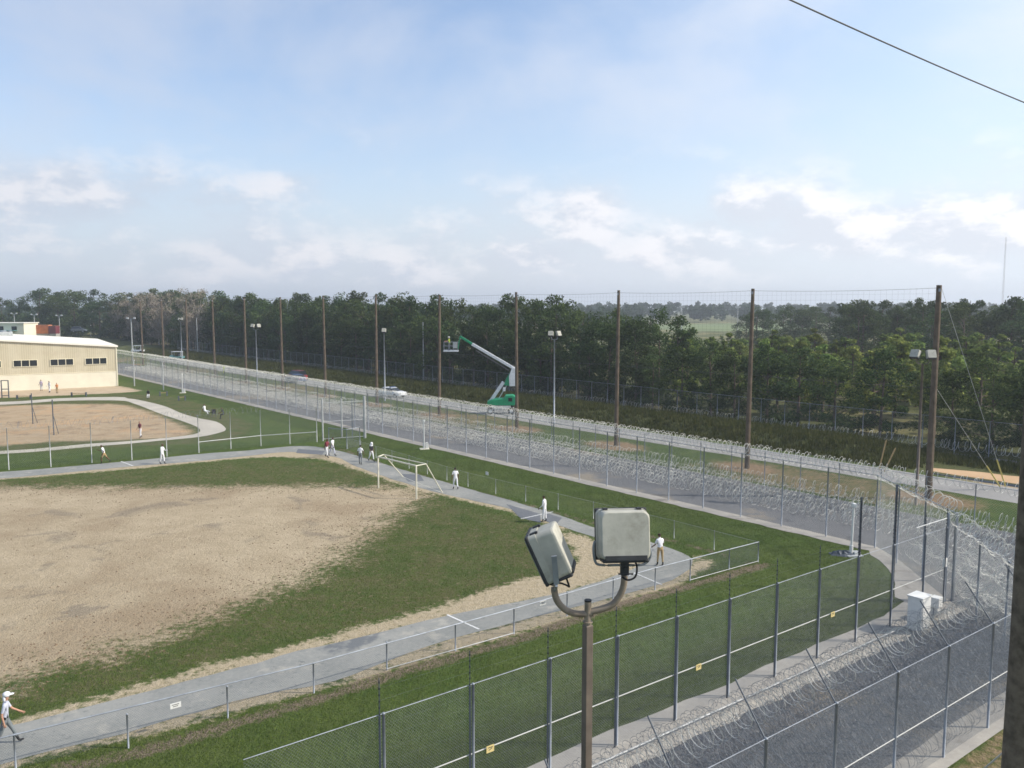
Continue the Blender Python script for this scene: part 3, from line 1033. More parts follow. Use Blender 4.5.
# near tall fence beside the lawn (F4)
s4 = [0.0] + [2.0 + 2.76 * k for k in range(0, 11)]
ptsF4 = [f4(0), f4(33.2)]
F4, inv, rel, pp = fence('near_security_fence', 'tall near chain link fence with white rail and dark sensor posts along the lawn', ptsF4, 3.62, 0.040, 0.062, 0.0021,
                         posts=[f4(s) for s in s4], mat_wire='meshlight', mid=(1.62, 0.017, 'cable'), top_rail=0.012)
rl = [(p[0] - inv.x, p[1] - inv.y) for p in [f4(s + 0.14, 0.05) for s in s4[:]]]
firstp = firsti = None
for k, p in enumerate(rl):
    if firstp is None:
        m = MB()
        m.bar((0, 0, 0), (0, 0, 3.62), 0.05, 0.05)
        m.bar((0, 0, 3.62), (0, 0, 4.62), 0.02, 0.02)
        firstp = m.build('sensor_post', 'sensor', F4, loc=(p[0], p[1], 0))
        m = MB()
        zp, rp_ = [], []
        for j in range(26):
            z = 0.3 + j * 0.168
            for dz_, r_b in ((-0.035, 0.008), (-0.022, 0.024), (0.022, 0.024), (0.035, 0.008)):
                zp.append((0.0, 0.012, z + dz_))
                rp_.append(r_b)
        m.tube(zp, rp_, 6)
        firsti = m.build('insulator', 'black', firstp)
    else:
        o = firstp.copy()
        COL.objects.link(o)
        o.location = (p[0], p[1], 0)
        o.parent = F4
        o2 = firsti.copy()
        COL.objects.link(o2)
        o2.parent = o
wires4 = MB()
A_ = [(rl[0][0], rl[0][1] + .06, 0.3 + j * 0.336) for j in range(13)]
B_ = [(rl[-1][0], rl[-1][1] + .06, 0.3 + j * 0.336) for j in range(13)]
wires4.wires(A_, B_, 0.0013)
wires4.build('taut_wire', 'galv', F4)
for sx_, sy_ in ((492, 750), (701, 668), (835, 615)):
    p = Vector(gp(sx_, sy_, 1.6))
    p = f4((F4p - p).dot(D2), 0.06)
    m = MB()
    m.box((0, 0, 0), (0.26, 0.012, 0.20), rz=math.atan2(D2.y, D2.x))
    so = m.build('warning_sign', 'yellow', F4, loc=(p[0] - inv.x, p[1] - inv.y, 1.60))
    m = MB()
    rz = math.atan2(D2.y, D2.x)
    q0 = Vector((math.cos(rz), math.sin(rz), 0))
    nn = Vector((N2.x, N2.y, 0)) * 0.009
    m.bar(nn - q0 * 0.08 + Vector((0, 0, 0.045)), nn + q0 * 0.08 + Vector((0, 0, 0.045)), 0.004, 0.02)
    m.bar(nn - q0 * 0.06 + Vector((0, 0, -0.03)), nn + q0 * 0.06 + Vector((0, 0, 0.015)), 0.004, 0.02)
    m.build('sign_marking', 'ink', so)
# corner hardware on the fence
m = MB()
pc = f4(-0.1, 0.0)
m.tube([(pc[0] - inv.x, pc[1] - inv.y, 0), (pc[0] - inv.x, pc[1] - inv.y, 4.3)], 0.06, 10)
m.tube([(pc[0] - inv.x + .45, pc[1] - inv.y + .1, 0), (pc[0] - inv.x + .45, pc[1] - inv.y + .1, 4.3)], 0.055, 10)
m.build('corner_post', 'galv', F4)
m = MB()
a_, b_ = f4(0.2, .05), f4(3.0, .05)
m.tube([(a_[0] - inv.x, a_[1] - inv.y, 4.1), (b_[0] - inv.x, b_[1] - inv.y, 4.1)], 0.025, 6)
m.build('top_rail', 'galv_light', F4)
m = MB()
m.box((pc[0] - inv.x - .12, pc[1] - inv.y - .1, 1.95), (0.22, 0.12, 0.42), rz=0.6)
m.build('junction_box', 'white', F4, bevel=0.02)

# taller dark poles standing between the tall fence and the near fence by the corner
for k, (x, y, h, lab) in enumerate(((892, 600, 5.6, 'dark steel post standing left of the white cabinet inside the near fence'),
                                    (858, 588, 4.6, 'dark steel post standing just right of the white camera post with rubble'))):
    p = gp(x, y)
    t = thing('detector_pole', lab, 'post', (p[0], p[1], 0), group='detector posts at the lawn corner')
    m = MB()
    m.bar((0, 0, 0), (0, 0, h), 0.09, 0.07)
    m.build('pole', 'sensor', t)
    m = MB()
    zp, rp_ = [], []
    for j in range(int(h / 0.17) - 1):
        for dz_, r_b in ((-0.035, 0.008), (-0.022, 0.024), (0.022, 0.024), (0.035, 0.008)):
            zp.append((0.0, -0.05, 0.2 + j * 0.168 + dz_))
            rp_.append(r_b)
    m.tube(zp, rp_, 6)
    m.build('insulator', 'black', t)

# low pipe along the outer edge of the footing strip
m = MB()
a, b = f4(1.5, 0.62), f4(40, 0.62)
m.tube([(a[0], a[1], 0.16), (b[0], b[1], 0.16)], 0.028, 6)
for s in np.arange(1.6, 40, 3.05):
    p = f4(s, 0.62)
    m.tube([(p[0], p[1], 0), (p[0], p[1], 0.16)], 0.022, 5)
tag(m.build('ground_pipe', 'galv_light'), 'thin pale pipe running low along the concrete strip below the near fence', 'pipe')
m = MB()
a, b = f4(1.0, 0.36), f4(38, 0.36)
add_coil(m, (0, 0), (b[0] - a[0], b[1] - a[1]), 0.20, 0.15, 0.30, seed=71, r=0.007, wob=0.25)
tag(m.build('razor_wire_coil', 'razor_dark', loc=(a[0], a[1], 0)), 'thin small dark coil lying on the concrete strip at the foot of the near fence', 'razor wire', 'razor coils in the gravel lane')

# nearest fence with slanted outriggers (F5)
s5 = [-6.1, -3.05, 0, 3.0, 6.0, 9.1, 12.1, 15.2, 18.2, 21.3]
ptsF5 = [f5(-13), f5(24.4)]
F5, inv, rel, pp = fence('front_security_fence', 'chain link fence with slanted outrigger arms in the lower right corner', ptsF5, 3.6, 0.042, 0.062, 0.0024, mid=(1.62, 0.015, 'cable'), posts=[f5(s) for s in s5], top_rail=0.012, mat_post='galv')
fo = None
for s in s5:
    p = f5(s)
    if fo is None:
        m = MB()
        m.tube([(0, 0, 3.55), (-N2.x * 0.95, -N2.y * 0.95, 4.75)], 0.022, 6)
        fo = m.build('outrigger_arm', 'sensor', F5, loc=(p[0] - inv.x, p[1] - inv.y, 0))
    else:
        o = fo.copy()
        COL.objects.link(o)
        o.location = (p[0] - inv.x, p[1] - inv.y, 0)
        o.parent = F5
cb = MB()
c0 = (rel[0][0] - N2.x * 0.4, rel[0][1] - N2.y * 0.4)
c1 = (rel[1][0] - N2.x * 0.4, rel[1][1] - N2.y * 0.4)
add_coil(cb, c0, c1, 4.15, 0.34, 0.30, seed=81, r=0.006, wob=0.14)
cb.build('razor_coil', 'razor', F5)

# mass of coils on the gravel between the two near fences
lab_n = ['first', 'second', 'third', 'fourth', 'fifth', 'sixth', 'seventh', 'eighth', 'ninth', 'tenth']
row = 0
width = 8.4
for k in range(9):
    off = 1.55 + k * 0.57
    m = MB()
    a, b = f4(-7 if k > 1 else 1.0, off), f4(30, off)
    L = (b[0] - a[0], b[1] - a[1])
    add_coil(m, (0, 0), L, 0.38, 0.37, 0.19, seed=90 + k, r=0.0060, wob=0.12)
    if k < 8:
        add_coil(m, (0.2 * N2.x, 0.2 * N2.y + 0.1), (L[0] + 0.3 * N2.x, L[1] + 0.3 * N2.y), 0.95, 0.36, 0.24, seed=190 + k, r=0.0060, wob=0.14)
    tag(m.build('razor_wire_coil', ('razor_dark', 'razor_mid')[k % 2], loc=(a[0], a[1], 0)),
        f'stacked razor coil on the gravel of the near lane, {lab_n[k]} counted outward from the lawn', 'razor wire', 'razor coils massed in the near lane')

# cross fence closing the lane at the corner, dense with coils
CF0, CF1 = (20.9, 38.2), (19.9, 30.2)
CF, inv, rel, pp = fence('cross_fence', 'chain link fence with bright razor coil crossing the lane beside the right pole', [CF0, CF1], 3.6, 0.045, 0.09, 0.003, spacing=2.7, top_rail=0.02)
cb = MB()
add_coil(cb, rel[0], rel[1], 3.95, 0.36, 0.30, seed=300, r=0.014, wob=0.15)
cb.build('razor_coil', 'razor', CF)
cb = MB()
for z, o_, sd in ((2.6, 0.35, 1), (1.7, 0.35, 2), (0.8, 0.4, 3)):
    add_coil(cb, (rel[0][0] + o_, rel[0][1]), (rel[1][0] + o_, rel[1][1]), z, 0.38, 0.32, seed=300 + sd, r=0.011, wob=0.2)
cb.build('side_coil', 'razor', CF)
for k in range(7):
    m = MB()
    x0, x1 = 22.3 + k * 0.95, 21.3 + k * 1.0
    y0 = 45.5 - k * 0.9
    add_coil(m, (0, 0), (x1 - x0, 30.5 - y0), 0.45, 0.45, 0.38, seed=330 + k, r=0.010, wob=0.2)
    if k % 2 == 0:
        add_coil(m, (0.4, 0), (x1 - x0 + 0.4, 30.5 - y0), 1.1, 0.42, 0.38, seed=350 + k, r=0.010, wob=0.2)
    tag(m.build('razor_wire_coil', 'razor', loc=(x0, y0, 0)), f'razor coil between lane corner and right pole, {lab_n[k]} counted from the corner post', 'razor wire', 'razor coils at the lane corner')

# low fence round the track, near side and far side (one line with a corner at the lawn)
lowpts = [Vector(p) for p in LOWA[0:1]] + [Vector(LOWA[-1])]
Lp = [LOWA[0], LOWA[4], LOWA[7], LOWA[10], LOWA[13]]
postsA = LOWA[1:]
root, inv, rel, pp = fence('low_track_fence', 'low grey chain link fence along the near side of the running track', Lp, 1.12, 0.03, 0.06, 0.0022, posts=postsA, top_rail=0.024, mat_post='galv', mat_wire='mesh')
m = MB()
for a, b in ((LOWA[5], LOWA[7]), (LOWA[11], LOWA[13])):
    m.tube([(a[0] - inv.x, a[1] - inv.y - 0.05, 0.07), (b[0] - inv.x, b[1] - inv.y - 0.05, 0.07)], 0.016, 6)
m.build('bottom_rail', 'galv_light', root)
for (x, y), lab in (((176, 704), 'a'), ((543, 602), 'b')):
    p = gp(x, y, 0.95)
    m = MB()
    dv = (Vector(LOWA[6]) - Vector(LOWA[3])).normalized()
    m.box((0, 0, 0), (0.34, 0.012, 0.18), rz=math.atan2(dv.y, dv.x))
    so = m.build('notice_plate', 'white', root, loc=(p[0] - inv.x, p[1] - inv.y - 0.03, 0.92))
    m = MB()
    for j in range(2):
        m.box((0, -0.012, 0.035 - 0.06 * j), (0.22 - 0.06 * j, 0.006, 0.018), rz=math.atan2(dv.y, dv.x))
    m.build('lettering', 'ink', so)

LpB = [LOWB[0], LOWB[2], LOWB[5], LOWB[7]]
nB = []
for a, b in zip(LpB[:-1], LpB[1:]):
    L = math.dist(a, b)
    k = max(1, round(L / 3.05))
    nB += [(a[0] + (b[0] - a[0]) * j / k, a[1] + (b[1] - a[1]) * j / k) for j in range(1, k + 1)]
root, inv, rel, pp = fence('low_track_fence', 'low chain link fence with pale posts along the far side of the running track', LpB, 1.12, 0.022, 0.10, 0.0020, posts=nB, mat_post='galv_light', mat_wire='mesh', top_rail=0.006)
p = gp(487, 474, 0.8)
m = MB()
m.box((0, 0, 0), (0.34, 0.012, 0.26), rz=-0.9)
so = m.build('notice_plate', 'white', root, loc=(p[0] - inv.x, p[1] - inv.y, 0.85))
m = MB()
m.box((0.01, -0.012, 0.02), (0.2, 0.006, 0.02), rz=-0.9)
m.build('lettering', 'ink', so)

# yard fence in front of the ball field and the gate by the lawn
F3p = [gp(x, y) for x, y in ((-60, 474), (-25, 472), (9, 470), (51, 467), (92, 463), (132, 460), (167, 456.5), (199, 453), (231, 449), (261, 446), (290, 444), (317, 442))]
root, inv, rel, pp = fence('yard_fence', 'tall thin chain link fence with pale posts between track and ball field', [F3p[0], F3p[4], F3p[8], F3p[11]], 3.6, 0.036, 0.12, 0.0030, mat_post='galv_light', posts=F3p, mat_wire='meshlight')
cb = MB()
for a, b in zip(rel[:-1], rel[1:]):
    add_coil(cb, a, b, 3.75, 0.30, 0.42, seed=400, r=0.008, wob=0.15)
cb.build('razor_coil', 'razor_dark', root)
m = MB()
for a, b in zip((gp(199, 453), gp(261, 446)), (gp(261, 446), gp(317, 442))):
    m.tube([(a[0] - inv.x, a[1] - inv.y, 1.05), (b[0] - inv.x, b[1] - inv.y, 1.05)], 0.035, 6)
m.build('mid_rail', 'galv_light', root)

gt = thing('yard_gate', 'tall gate frame of white posts beside the two walkers on the track', 'gate', (*gp(323, 441), 0))
gi = Vector((*gp(323, 441), 0))
for (x, y, z, r) in ((323, 441, 4.4, 0.09), (365, 438, 4.45, 0.14), (352.5, 438, 4.2, 0.05), (342, 437, 4.1, 0.09)):
    p = gp(x, y)
    m = MB()
    m.tube([(p[0] - gi.x, p[1] - gi.y, 0), (p[0] - gi.x, p[1] - gi.y, z)], r, 8)
    m.build('gate_post', 'galv_light' if r > 0.06 else 'galv', gt)
m = MB()
p0, p1 = Vector(gp(323, 441)) - gi.xy, Vector(gp(365, 438)) - gi.xy
link_fabric(m, p0, p1, 0.2, 3.9, 0.16, 0.004)
m.build('chain_link_mesh', 'mesh', gt)
m = MB()
for z in (0.2, 2.0, 3.95):
    m.tube([(p0.x, p0.y, z), (p1.x, p1.y, z)], 0.03, 6)
m.build('gate_rail', 'galv_light', gt)
# small mesh pen next to the gate
pa, pb, pc_ = Vector(gp(329, 447)), Vector(gp(347, 449)), Vector(gp(360, 446))
root, inv, rel, pp = fence('mesh_pen', 'waist high mesh panel enclosure at the foot of the tall gate', [pa, pb, pc_], 1.9, 0.04, 0.09, 0.004, posts=[pa, pb, pc_], top_rail=0.03, mat_wire='mesh')

# backstop posts on the ball field
for (x, y, h, lab) in ((33, 424, 3.6, 'dark thin post on the sandy ball field, left of the two backstop posts'), (54, 435, 3.8, 'dark thin post on the sandy ball field, right of the two backstop posts')):
    p = gp(x, y)
    t = thing('backstop_post', lab, 'post', (p[0], p[1], 0), group='backstop posts')
    m = MB()
    m.tube([(0, 0, 0), (0, 0, h)], 0.06, 8)
    m.sphere((0, 0, h), 0.07, 8, 5)
    m.build('pole', 'sensor', t)
    m = MB()
    m.tube([(0, 0, h * .6), (0, 0.9, 0)], 0.03, 6)
    m.build('brace', 'sensor', t)

# tall posts of the far yard behind the building corner
for i, (x, y, h, lab) in enumerate(((134.5, 386, 4.4, 'pale tall post right of the cream building, the left of two'), (163.5, 390, 4.6, 'pale tall post right of the cream building, the right of two'))):
    p = gp(x, y)
    t = thing('yard_post', lab, 'post', (p[0], p[1], 0), group='pale posts by the building')
    m = MB()
    m.tube([(0, 0, 0), (0, 0, h)], 0.11, 8)
    m.build('pole', 'galv_light', t)
    m = MB()
    m.box((0, 0, h + 0.06), (0.34, 0.34, 0.12))
    m.build('cap', 'galv_light', t)

# ------------------------------------------------------------------ netting poles and net
VPX = -199
poles = []
for k in range(13):
    Yk = 59.0 * (1 + 0.1916 * k)
    Xk = (928 - 38.0 * k) / (1 + .1916 * k)
    poles.append(Vector(((Xk - 512) / 828 * (Yk * 0.9955 + 1.33), Yk, 0)))
ORD = ['first', 'second', 'third', 'fourth', 'fifth', 'sixth', 'seventh', 'eighth', 'ninth', 'tenth', 'eleventh', 'twelfth', 'thirteenth']
rnd = random.Random(5)
for k, p in enumerate(poles):
    top = 15.3 + (0.1 if k in (0, 5) else rnd.uniform(-0.15, 0.15))
    lab = 'thick wooden netting pole at the bend of the perimeter with two guy wires' if k == 0 else f'tall wooden netting pole in the line before the forest, {ORD[k]} counted from the right'
    t = thing('netting_pole', lab, 'pole', p, group='wooden poles holding the net')
    lean = Vector((rnd.uniform(-.1, .15), 0, 0))
    m = MB()
    m.tube([(0, 0, -0.1), Vector((0, 0, 5)) + lean * .3, Vector((0, 0, 10)) + lean * .7, Vector((0, 0, top)) + lean], [0.215, 0.195, 0.17, 0.14] if k else [0.255, 0.235, 0.21, 0.18], 10)
    m.build('pole', 'wood', t, smooth=False)
    m = MB()
    m.box((0, -0.2, top - 0.35), (0.10, 0.16, 0.22))
    m.tube([(0, -0.26, top - 0.3), (0, 0.26, top - 0.3)], 0.02, 5)
    m.build('cable_clamp', 'galv', t)
    if k == 0:
        for (zt, ax, ay) in ((15.3, 4.2, 3.4), (8.1, 3.9, 1.6)):
            end = Vector(gp(1006 if zt > 10 else 1001, 489)) - p.xy
            m = MB()
            m.tube([(0.2, 0, zt), (end.x, end.y, 0.05)], 0.014, 5)
            gw = m.build('guy_wire', 'cable', t)
            d = Vector((end.x - 0.2, end.y, -zt)).normalized()
            e = Vector((end.x, end.y, 0.05))
            m = MB()
            m.tube([e - d * 2.6, e - d * 0.2], 0.05, 6)
            m.build('wire_guard', 'yellow_guard', gw)
# the net: fine twine grid hanging from the top cable
m = MB()
ext = [poles[-1] + (poles[-1] - poles[-2])] if False else []
line = poles
for a, b in zip(line[:-1], line[1:]):
    L = (b - a).length
    dv = (b - a) / L
    nv = int(L / 0.42)
    t_ = (np.arange(nv) + 0.5) / nv
    sag = 4 * t_ * (1 - t_) * 0.12
    base = np.array(a)[None, :] + np.outer(t_ * L, np.array(dv))
    A = base + np.column_stack([0 * t_, 0 * t_, np.full(nv, 2.2)])
    B = base + np.column_stack([0 * t_, 0 * t_, 15.2 - sag])
    m.wires(A, B, 0.0032)
    zz = np.arange(2.2, 14.9, 0.42)
    A = np.tile(np.array(a), (len(zz), 1))
    A[:, 2] = zz
    B = np.tile(np.array(b), (len(zz), 1))
    B[:, 2] = zz
    m.wires(A, B, 0.0032)
net = m.build('barrier_net', 'net')
tag(net, 'fine dark net hung between the tall wooden poles along the perimeter', 'net')
for zc, rr, sg in ((15.2, 0.012, 0.12), (8.1, 0.009, 0.10)):
    m = MB()
    for a, b in zip(line[:-1], line[1:]):
        pts = []
        for j in range(11):
            t = j / 10
            q_ = a.lerp(b, t)
            pts.append((q_.x, q_.y, zc - 4 * t * (1 - t) * sg))
        m.tube(pts, rr, 5, caps=False)
    m.build('support_cable', 'steelcable', net)

# near pole at the right edge, with the wire that leaves it high up and a pale guy
NP = Vector((7.70, 12.0, 0))
t = thing('roadside_pole', 'thick dark wooden pole filling the right edge close to the camera', 'pole', NP)
m = MB()
pts = [(0, 0, -0.1)] + [(rnd.uniform(-.006, .006), rnd.uniform(-.006, .006), z) for z in np.arange(1, 17.4, 1.0)] + [(0, 0, 17.6)]
m.tube(pts, [0.232 - 0.003 * i for i in range(len(pts))], 18)
m.build('pole', 'wood_near', t, smooth=True)
m = MB()
m.tube([(0, 0, 16.9), (0.0, 0, 17.0)], 0.25, 18)
m.build('band', 'galv', t)
m = MB()
a = at(797, -3, 9.0) - NP
pts = []
b = Vector((-0.16, 0, 16.72))
for j in range(15):
    s = j / 14
    ext_ = a + (a - b) * 0.8
    q_ = b.lerp(ext_, s)
    q_.z -= 0.06 * 4 * s * (1 - s)
    pts.append(q_)
m.tube(pts, 0.0085, 6)
tag(m.build('overhead_wire', 'steelcable', loc=NP), 'single dark wire crossing the sky at upper right', 'wire')
m = MB()
e0, e1 = at(985, 768, 13.5), at(1026, 733, 12.1)
dd_ = (e1 - e0).normalized()
lo_ = e0 - dd_ * (e0.z / dd_.z)
m.tube([lo_ - Vector((0, 0, 0.02)), e0, e1, e1 + dd_ * 1.2], 0.014, 6)
tag(m.build('stay_cable', 'cable'), 'pale taut cable beside the dark pole in the bottom right corner', 'cable')
bpy.data.objects['stay_cable']['note'] = 0
del bpy.data.objects['stay_cable']['note']

# ------------------------------------------------------------------ flood lights
def rounded_housing(w, h, d):
    """lamp housing: front rim box, body tapering to a smaller rounded back"""
    me = MB()
    prof = [(0.0, 1.0), (0.30, 0.995), (0.30, 0.965), (0.90, 0.945), (0.97, 0.925), (1.0, 0.89)]
    nseg = 6
    rings = []
    for t, s in prof:
        ww, hh = w / 2 * s, h / 2 * s
        rad = 0.10 * w + 0.02 * t
        ring = []
        for cx_, cz_, a0 in ((ww - rad, hh - rad, 0), (-ww + rad, hh - rad, 90), (-ww + rad, -hh + rad, 180), (ww - rad, -hh + rad, 270)):
            for j in range(nseg + 1):
                a = R(a0 + 90 * j / nseg)
                ring.append((cx_ + rad * math.cos(a), -d * t, cz_ + rad * math.sin(a)))
        rings.append(ring)
    n = len(rings[0])
    V = [v for r_ in rings for v in r_]
    F = [[i * n + k, i * n + (k + 1) % n, (i + 1) * n + (k + 1) % n, (i + 1) * n + k] for i in range(len(prof) - 1) for k in range(n)]
    me.add(V, F)
    me.f.append([[(len(prof) - 1) * n + k for k in range(n)][::-1]])
    me.f.append([[k for k in range(n)]])
    return me


def lamp_head(parent, loc, rot, w=0.62, h=0.62, d=0.25, detail=True, yoke_drop=0.42):
    """head looks along local +Y; its back (local -Y) is the rounded housing"""
    hd = rounded_housing(w, h, d).build('lamp_head', 'housing', parent)
    hd.location = loc
    hd.rotation_euler = rot
    m = MB()
    m.box((0, 0.015, 0), (w * 1.03, 0.05, h * 1.03))
    m.box((0, -d * 0.48, -h * 0.49), (w * 0.90, d * 0.98, h * 0.07))
    m.build('rim', 'housing_rim', hd, bevel=0.02 if detail else 0)
    m = MB()
    m.box((0, 0.044, 0), (w * 0.9, 0.012, h * 0.9))
    m.build('lens', 'lens', hd)
    if detail:
        m = MB()
        for x in (-w * .33, w * .33):
            m.box((x, -0.08, h / 2 + 0.004), (0.05, 0.10, 0.025))
            m.box((x, -0.05, -h / 2 - 0.004), (0.04, 0.06, 0.03))
        m.box((0, -d - 0.004, -h * 0.425), (w * 0.80, 0.02, 0.055))
        m.build('latch', 'housing_rim', hd)
    return hd


def lamp_pole(name, label, loc, top=10.4, heads=2, detail=False, rz=0.0, pole_mat='brown', group='flood light poles'):
    t = thing(name, label, 'lamp post', (loc[0], loc[1], 0), rz, group)
    m = MB()
    m.tube([(0, 0, -0.05), (0, 0, top - 0.35)], [0.11, 0.08], 8)
    m.build('pole', pole_mat, t, smooth=True)
    m = MB()
    if heads == 2:
        m.tube([(-0.42, 0, top), (-0.36, 0, top - 0.28), (-0.2, 0, top - 0.36), (0.2, 0, top - 0.36), (0.36, 0, top - 0.28), (0.42, 0, top)], 0.035, 6)
        hp = ((-0.46, -0.5, 0.5), (0.46, 0.35, 0.4))
    else:
        m.tube([(0, 0, top - 0.4), (0, 0, top)], 0.035, 6)
        hp = ((0, -0.2, 0.5),)
    m.build('bracket_arm', pole_mat, t)
    for x, rz_, tl in hp:
        lamp_head(t, (x, 0, top + 0.28), (-tl, 0, rz_), detail=False)
    return t


# the near twin flood light, seen from behind and slightly above its arms
FX, FY = 0.945, 10.0
FL = thing('twin_floodlight', 'brown pole with two large grey floodlight heads on curved arms, near the centre', 'lamp post', (FX, FY, 0))
m = MB()
m.box((0, 0, 5.0), (0.104, 0.104, 10.06), rz=R(28))
m.build('pole', 'brown', FL, bevel=0.012)
m = MB()
m.tube([(0, 0, 9.9), (0, 0, 10.34)], 0.043, 14)
m.tube([(0, 0, 10.06), (0, 0, 10.075)], 0.062, 14)
m.build('spigot', 'brown_pale', FL, smooth=False)
m = MB()
m.tube([(0, 0, 10.33), (0, 0, 10.35)], 0.045, 14)
m.build('cap', 'black', FL)


def FP(x, y, dy=0.0):
    v = at(x, y, FY + dy)
    return Vector((v.x - FX, dy, v.z))


def arc(pts, n=6):
    P = [Vector(p) for p in pts]
    out = []
    for i in range(len(P) - 1):
        p0, p1, p2, p3 = P[max(i - 1, 0)], P[i], P[i + 1], P[min(i + 2, len(P) - 1)]
        for j in range(n):
            t = j / n
            out.append(0.5 * ((2 * p1) + (p2 - p0) * t + (2 * p0 - 5 * p1 + 4 * p2 - p3) * t * t + (3 * p1 - p0 - 3 * p2 + p3) * t ** 3))
    out.append(P[-1])
    return out


m = MB()
m.tube(arc([FP(593, 613), FP(578, 614), FP(566, 610), FP(558, 602), FP(554.5, 592), FP(554.5, 580)]), 0.042, 12)
m.build('bracket_arm', 'brown_pale', FL, smooth=True)
m = MB()
m.tube(arc([FP(589, 612), FP(602, 609), FP(613, 604), FP(620, 595), FP(624, 583), FP(624.5, 563)]), 0.042, 12)
m.build('bracket_arm', 'brown_pale', FL, smooth=True)
# right head: back towards us, tilted a little down on its far side
rh = lamp_head(FL, FP(621, 533.5, 0.10), (R(-10), 0, R(4)), 0.64, 0.62, 0.30)
# yoke under it
m = MB()
m.tube(arc([FP(595, 541, -.02), FP(593.5, 548, -.02), FP(595, 561, -.02), FP(601, 565, -.02), FP(622, 565, -.02), FP(640, 565, -.02), FP(648, 561, -.02), FP(651, 553, -.02), FP(648.5, 543, -.02)], 5), 0.016, 8)
m.build('yoke', 'galv', FL, smooth=True)
m = MB()
m.tube(arc([FP(634, 558, .02), FP(637, 568, -.1), FP(635, 577, -.12), FP(628, 580, -.12), FP(622, 577, -.08)], 6), 0.013, 8)
m.build('power_cable', 'black', FL, smooth=True)
m = MB()
p = FP(624.5, 568)
m.box(p, (0.10, 0.11, 0.16))
m.tube([p + Vector((-0.08, -0.05, -.06)), p + Vector((0.1, -0.05, -.06))], 0.012, 6)
m.tube([p + Vector((0, -0.12, 0.02)), p + Vector((0, 0.12, 0.02))], 0.012, 6)
m.build('clamp', 'housing_rim', FL, bevel=0.01)
# left head: pointing down to the left
fwd = Vector((-0.90, 0.13, -0.42)).normalized()
side = Vector((0.0, 0.0, 1.0)).cross(fwd).normalized()
lx = fwd.cross(Vector((0, 0, 1))).normalized()
lz = lx.cross(fwd).normalized()
mt = Matrix((lx, fwd, lz)).transposed()
lh = lamp_head(FL, FP(540, 556, 0.0), mt.to_euler(), 0.48, 0.64, 0.33)
m = MB()
m.bar(FP(554, 556, -.35), FP(556.5, 584, -.26), 0.065, 0.02, up=(0, 1, 0))
m.bar(FP(556.5, 584, -.26), FP(555, 589, -.02), 0.065, 0.03, up=(1, 0, 0))
m.bar(FP(557, 583, -.16), FP(555.5, 586, 0.0), 0.075, 0.02, up=(1, 0, 0))
m.build('yoke', 'galv', FL)
m = MB()
m.tube([FP(563, 571, -.1), FP(566, 577, -.08), FP(569.5, 587, -.06)], 0.012, 6)
m.tube(arc([FP(569.5, 587, -.06), FP(566, 585, -.06), FP(560, 583, -.05), FP(556, 584, 0)], 4), 0.012, 6)
m.build('power_cable', 'black', FL)

lp = [((554, 426), 'pale flood light pole between two netting poles, right of the green boom lift', 10.4, 'galv'),
      ((916, 505), 'brown flood light pole standing just left of the guyed corner pole', 10.3, 'brown'),
      ((385, 401), 'thin flood light pole right behind the white car', 10.0, 'galv'),
      ((257.5, 388), 'flood light pole with small white head left of the dark parked cars', 10.2, 'galv'),
      ((182, 361), 'flood light pole behind the teal utility cart', 10.2, 'galv')]
for i, (px, lab, h, mt_) in enumerate(lp):
    p = gp(*px)
    lamp_pole('flood_light_pole', lab, p, h, 2 if i != 2 else 1, rz=rnd.uniform(-0.4, 0.4), pole_mat=mt_)
for i, (x, ytop, Y, lab) in enumerate(((131, 319, 212, 'distant flood light pole right of the cream building corner'),
                                       (90, 313, 330, 'distant light pole rising over the roof end of the cream building'),
                                       (59, 316, 290, 'distant light pole just right of the orange container'),
                                       (34, 315, 285, 'distant light pole in front of the orange container'),
                                       (14, 314, 300, 'distant light pole left of the orange container'))):
    p = at(x, ytop, Y)
    t = thing('yard_light_pole', lab, 'lamp post', (p.x, Y, 0), 0, 'distant yard lights')
    m = MB()
    m.tube([(0, 0, 0), (0, 0, p.z)], [0.16, 0.12], 6)
    m.build('pole', 'galv_light', t)
    m = MB()
    m.tube([(-0.8, 0, p.z), (0.8, 0, p.z)], 0.08, 5)
    m.build('crossarm', 'galv', t)
    for dx in (-0.9, 0.9):
        m = MB()
        m.box((dx, -0.1, p.z + 0.25), (0.6, 0.4, 0.45), taper=0.7)
        m.build('lamp_head', 'galv_light', t)
for x, ytop, Y, lab in ((423, 323, 150, 'thin bare pole standing against the forest left of the boom lift basket'), (196.5, 318, 230, 'thin bare pole standing against the forest behind the teal cart')):
    p = at(x, ytop, Y)
    t = thing('bare_pole', lab, 'pole', (p.x, Y, 0))
    m = MB()
    m.tube([(0, 0, 0), (0, 0, p.z)], [0.14, 0.09], 6)
    m.build('pole', 'galv_light', t)
    m = MB()
    m.sphere((0, 0, p.z), 0.13, 8, 5)
    m.build('cap', 'galv', t)
for x, ytop, lab in ((658, 309, 'leftmost of the far stadium lights above the woods'), (682, 307, 'middle one of the far stadium lights above the woods'), (738, 307, 'rightmost of the far stadium lights above the woods')):
    Y = 430
    p = at(x, ytop, Y)
    t = thing('stadium_light', lab, 'lamp post', (p.x, Y, 0), 0, 'far stadium lights')
    m = MB()
    m.tube([(0, 0, 0), (0, 0, p.z)], [0.22, 0.16], 6)
    m.build('pole', 'galv_light', t)
    m = MB()
    m.box((0, 0, p.z), (2.6, 0.4, 1.0))
    m.build('lamp_bank', 'galv_light', t)
p = at(1006, 237, 420)
t = thing('radio_mast', 'faint thin radio mast rising above the woods at far right', 'mast', (p.x, 420, 0))
m = MB()
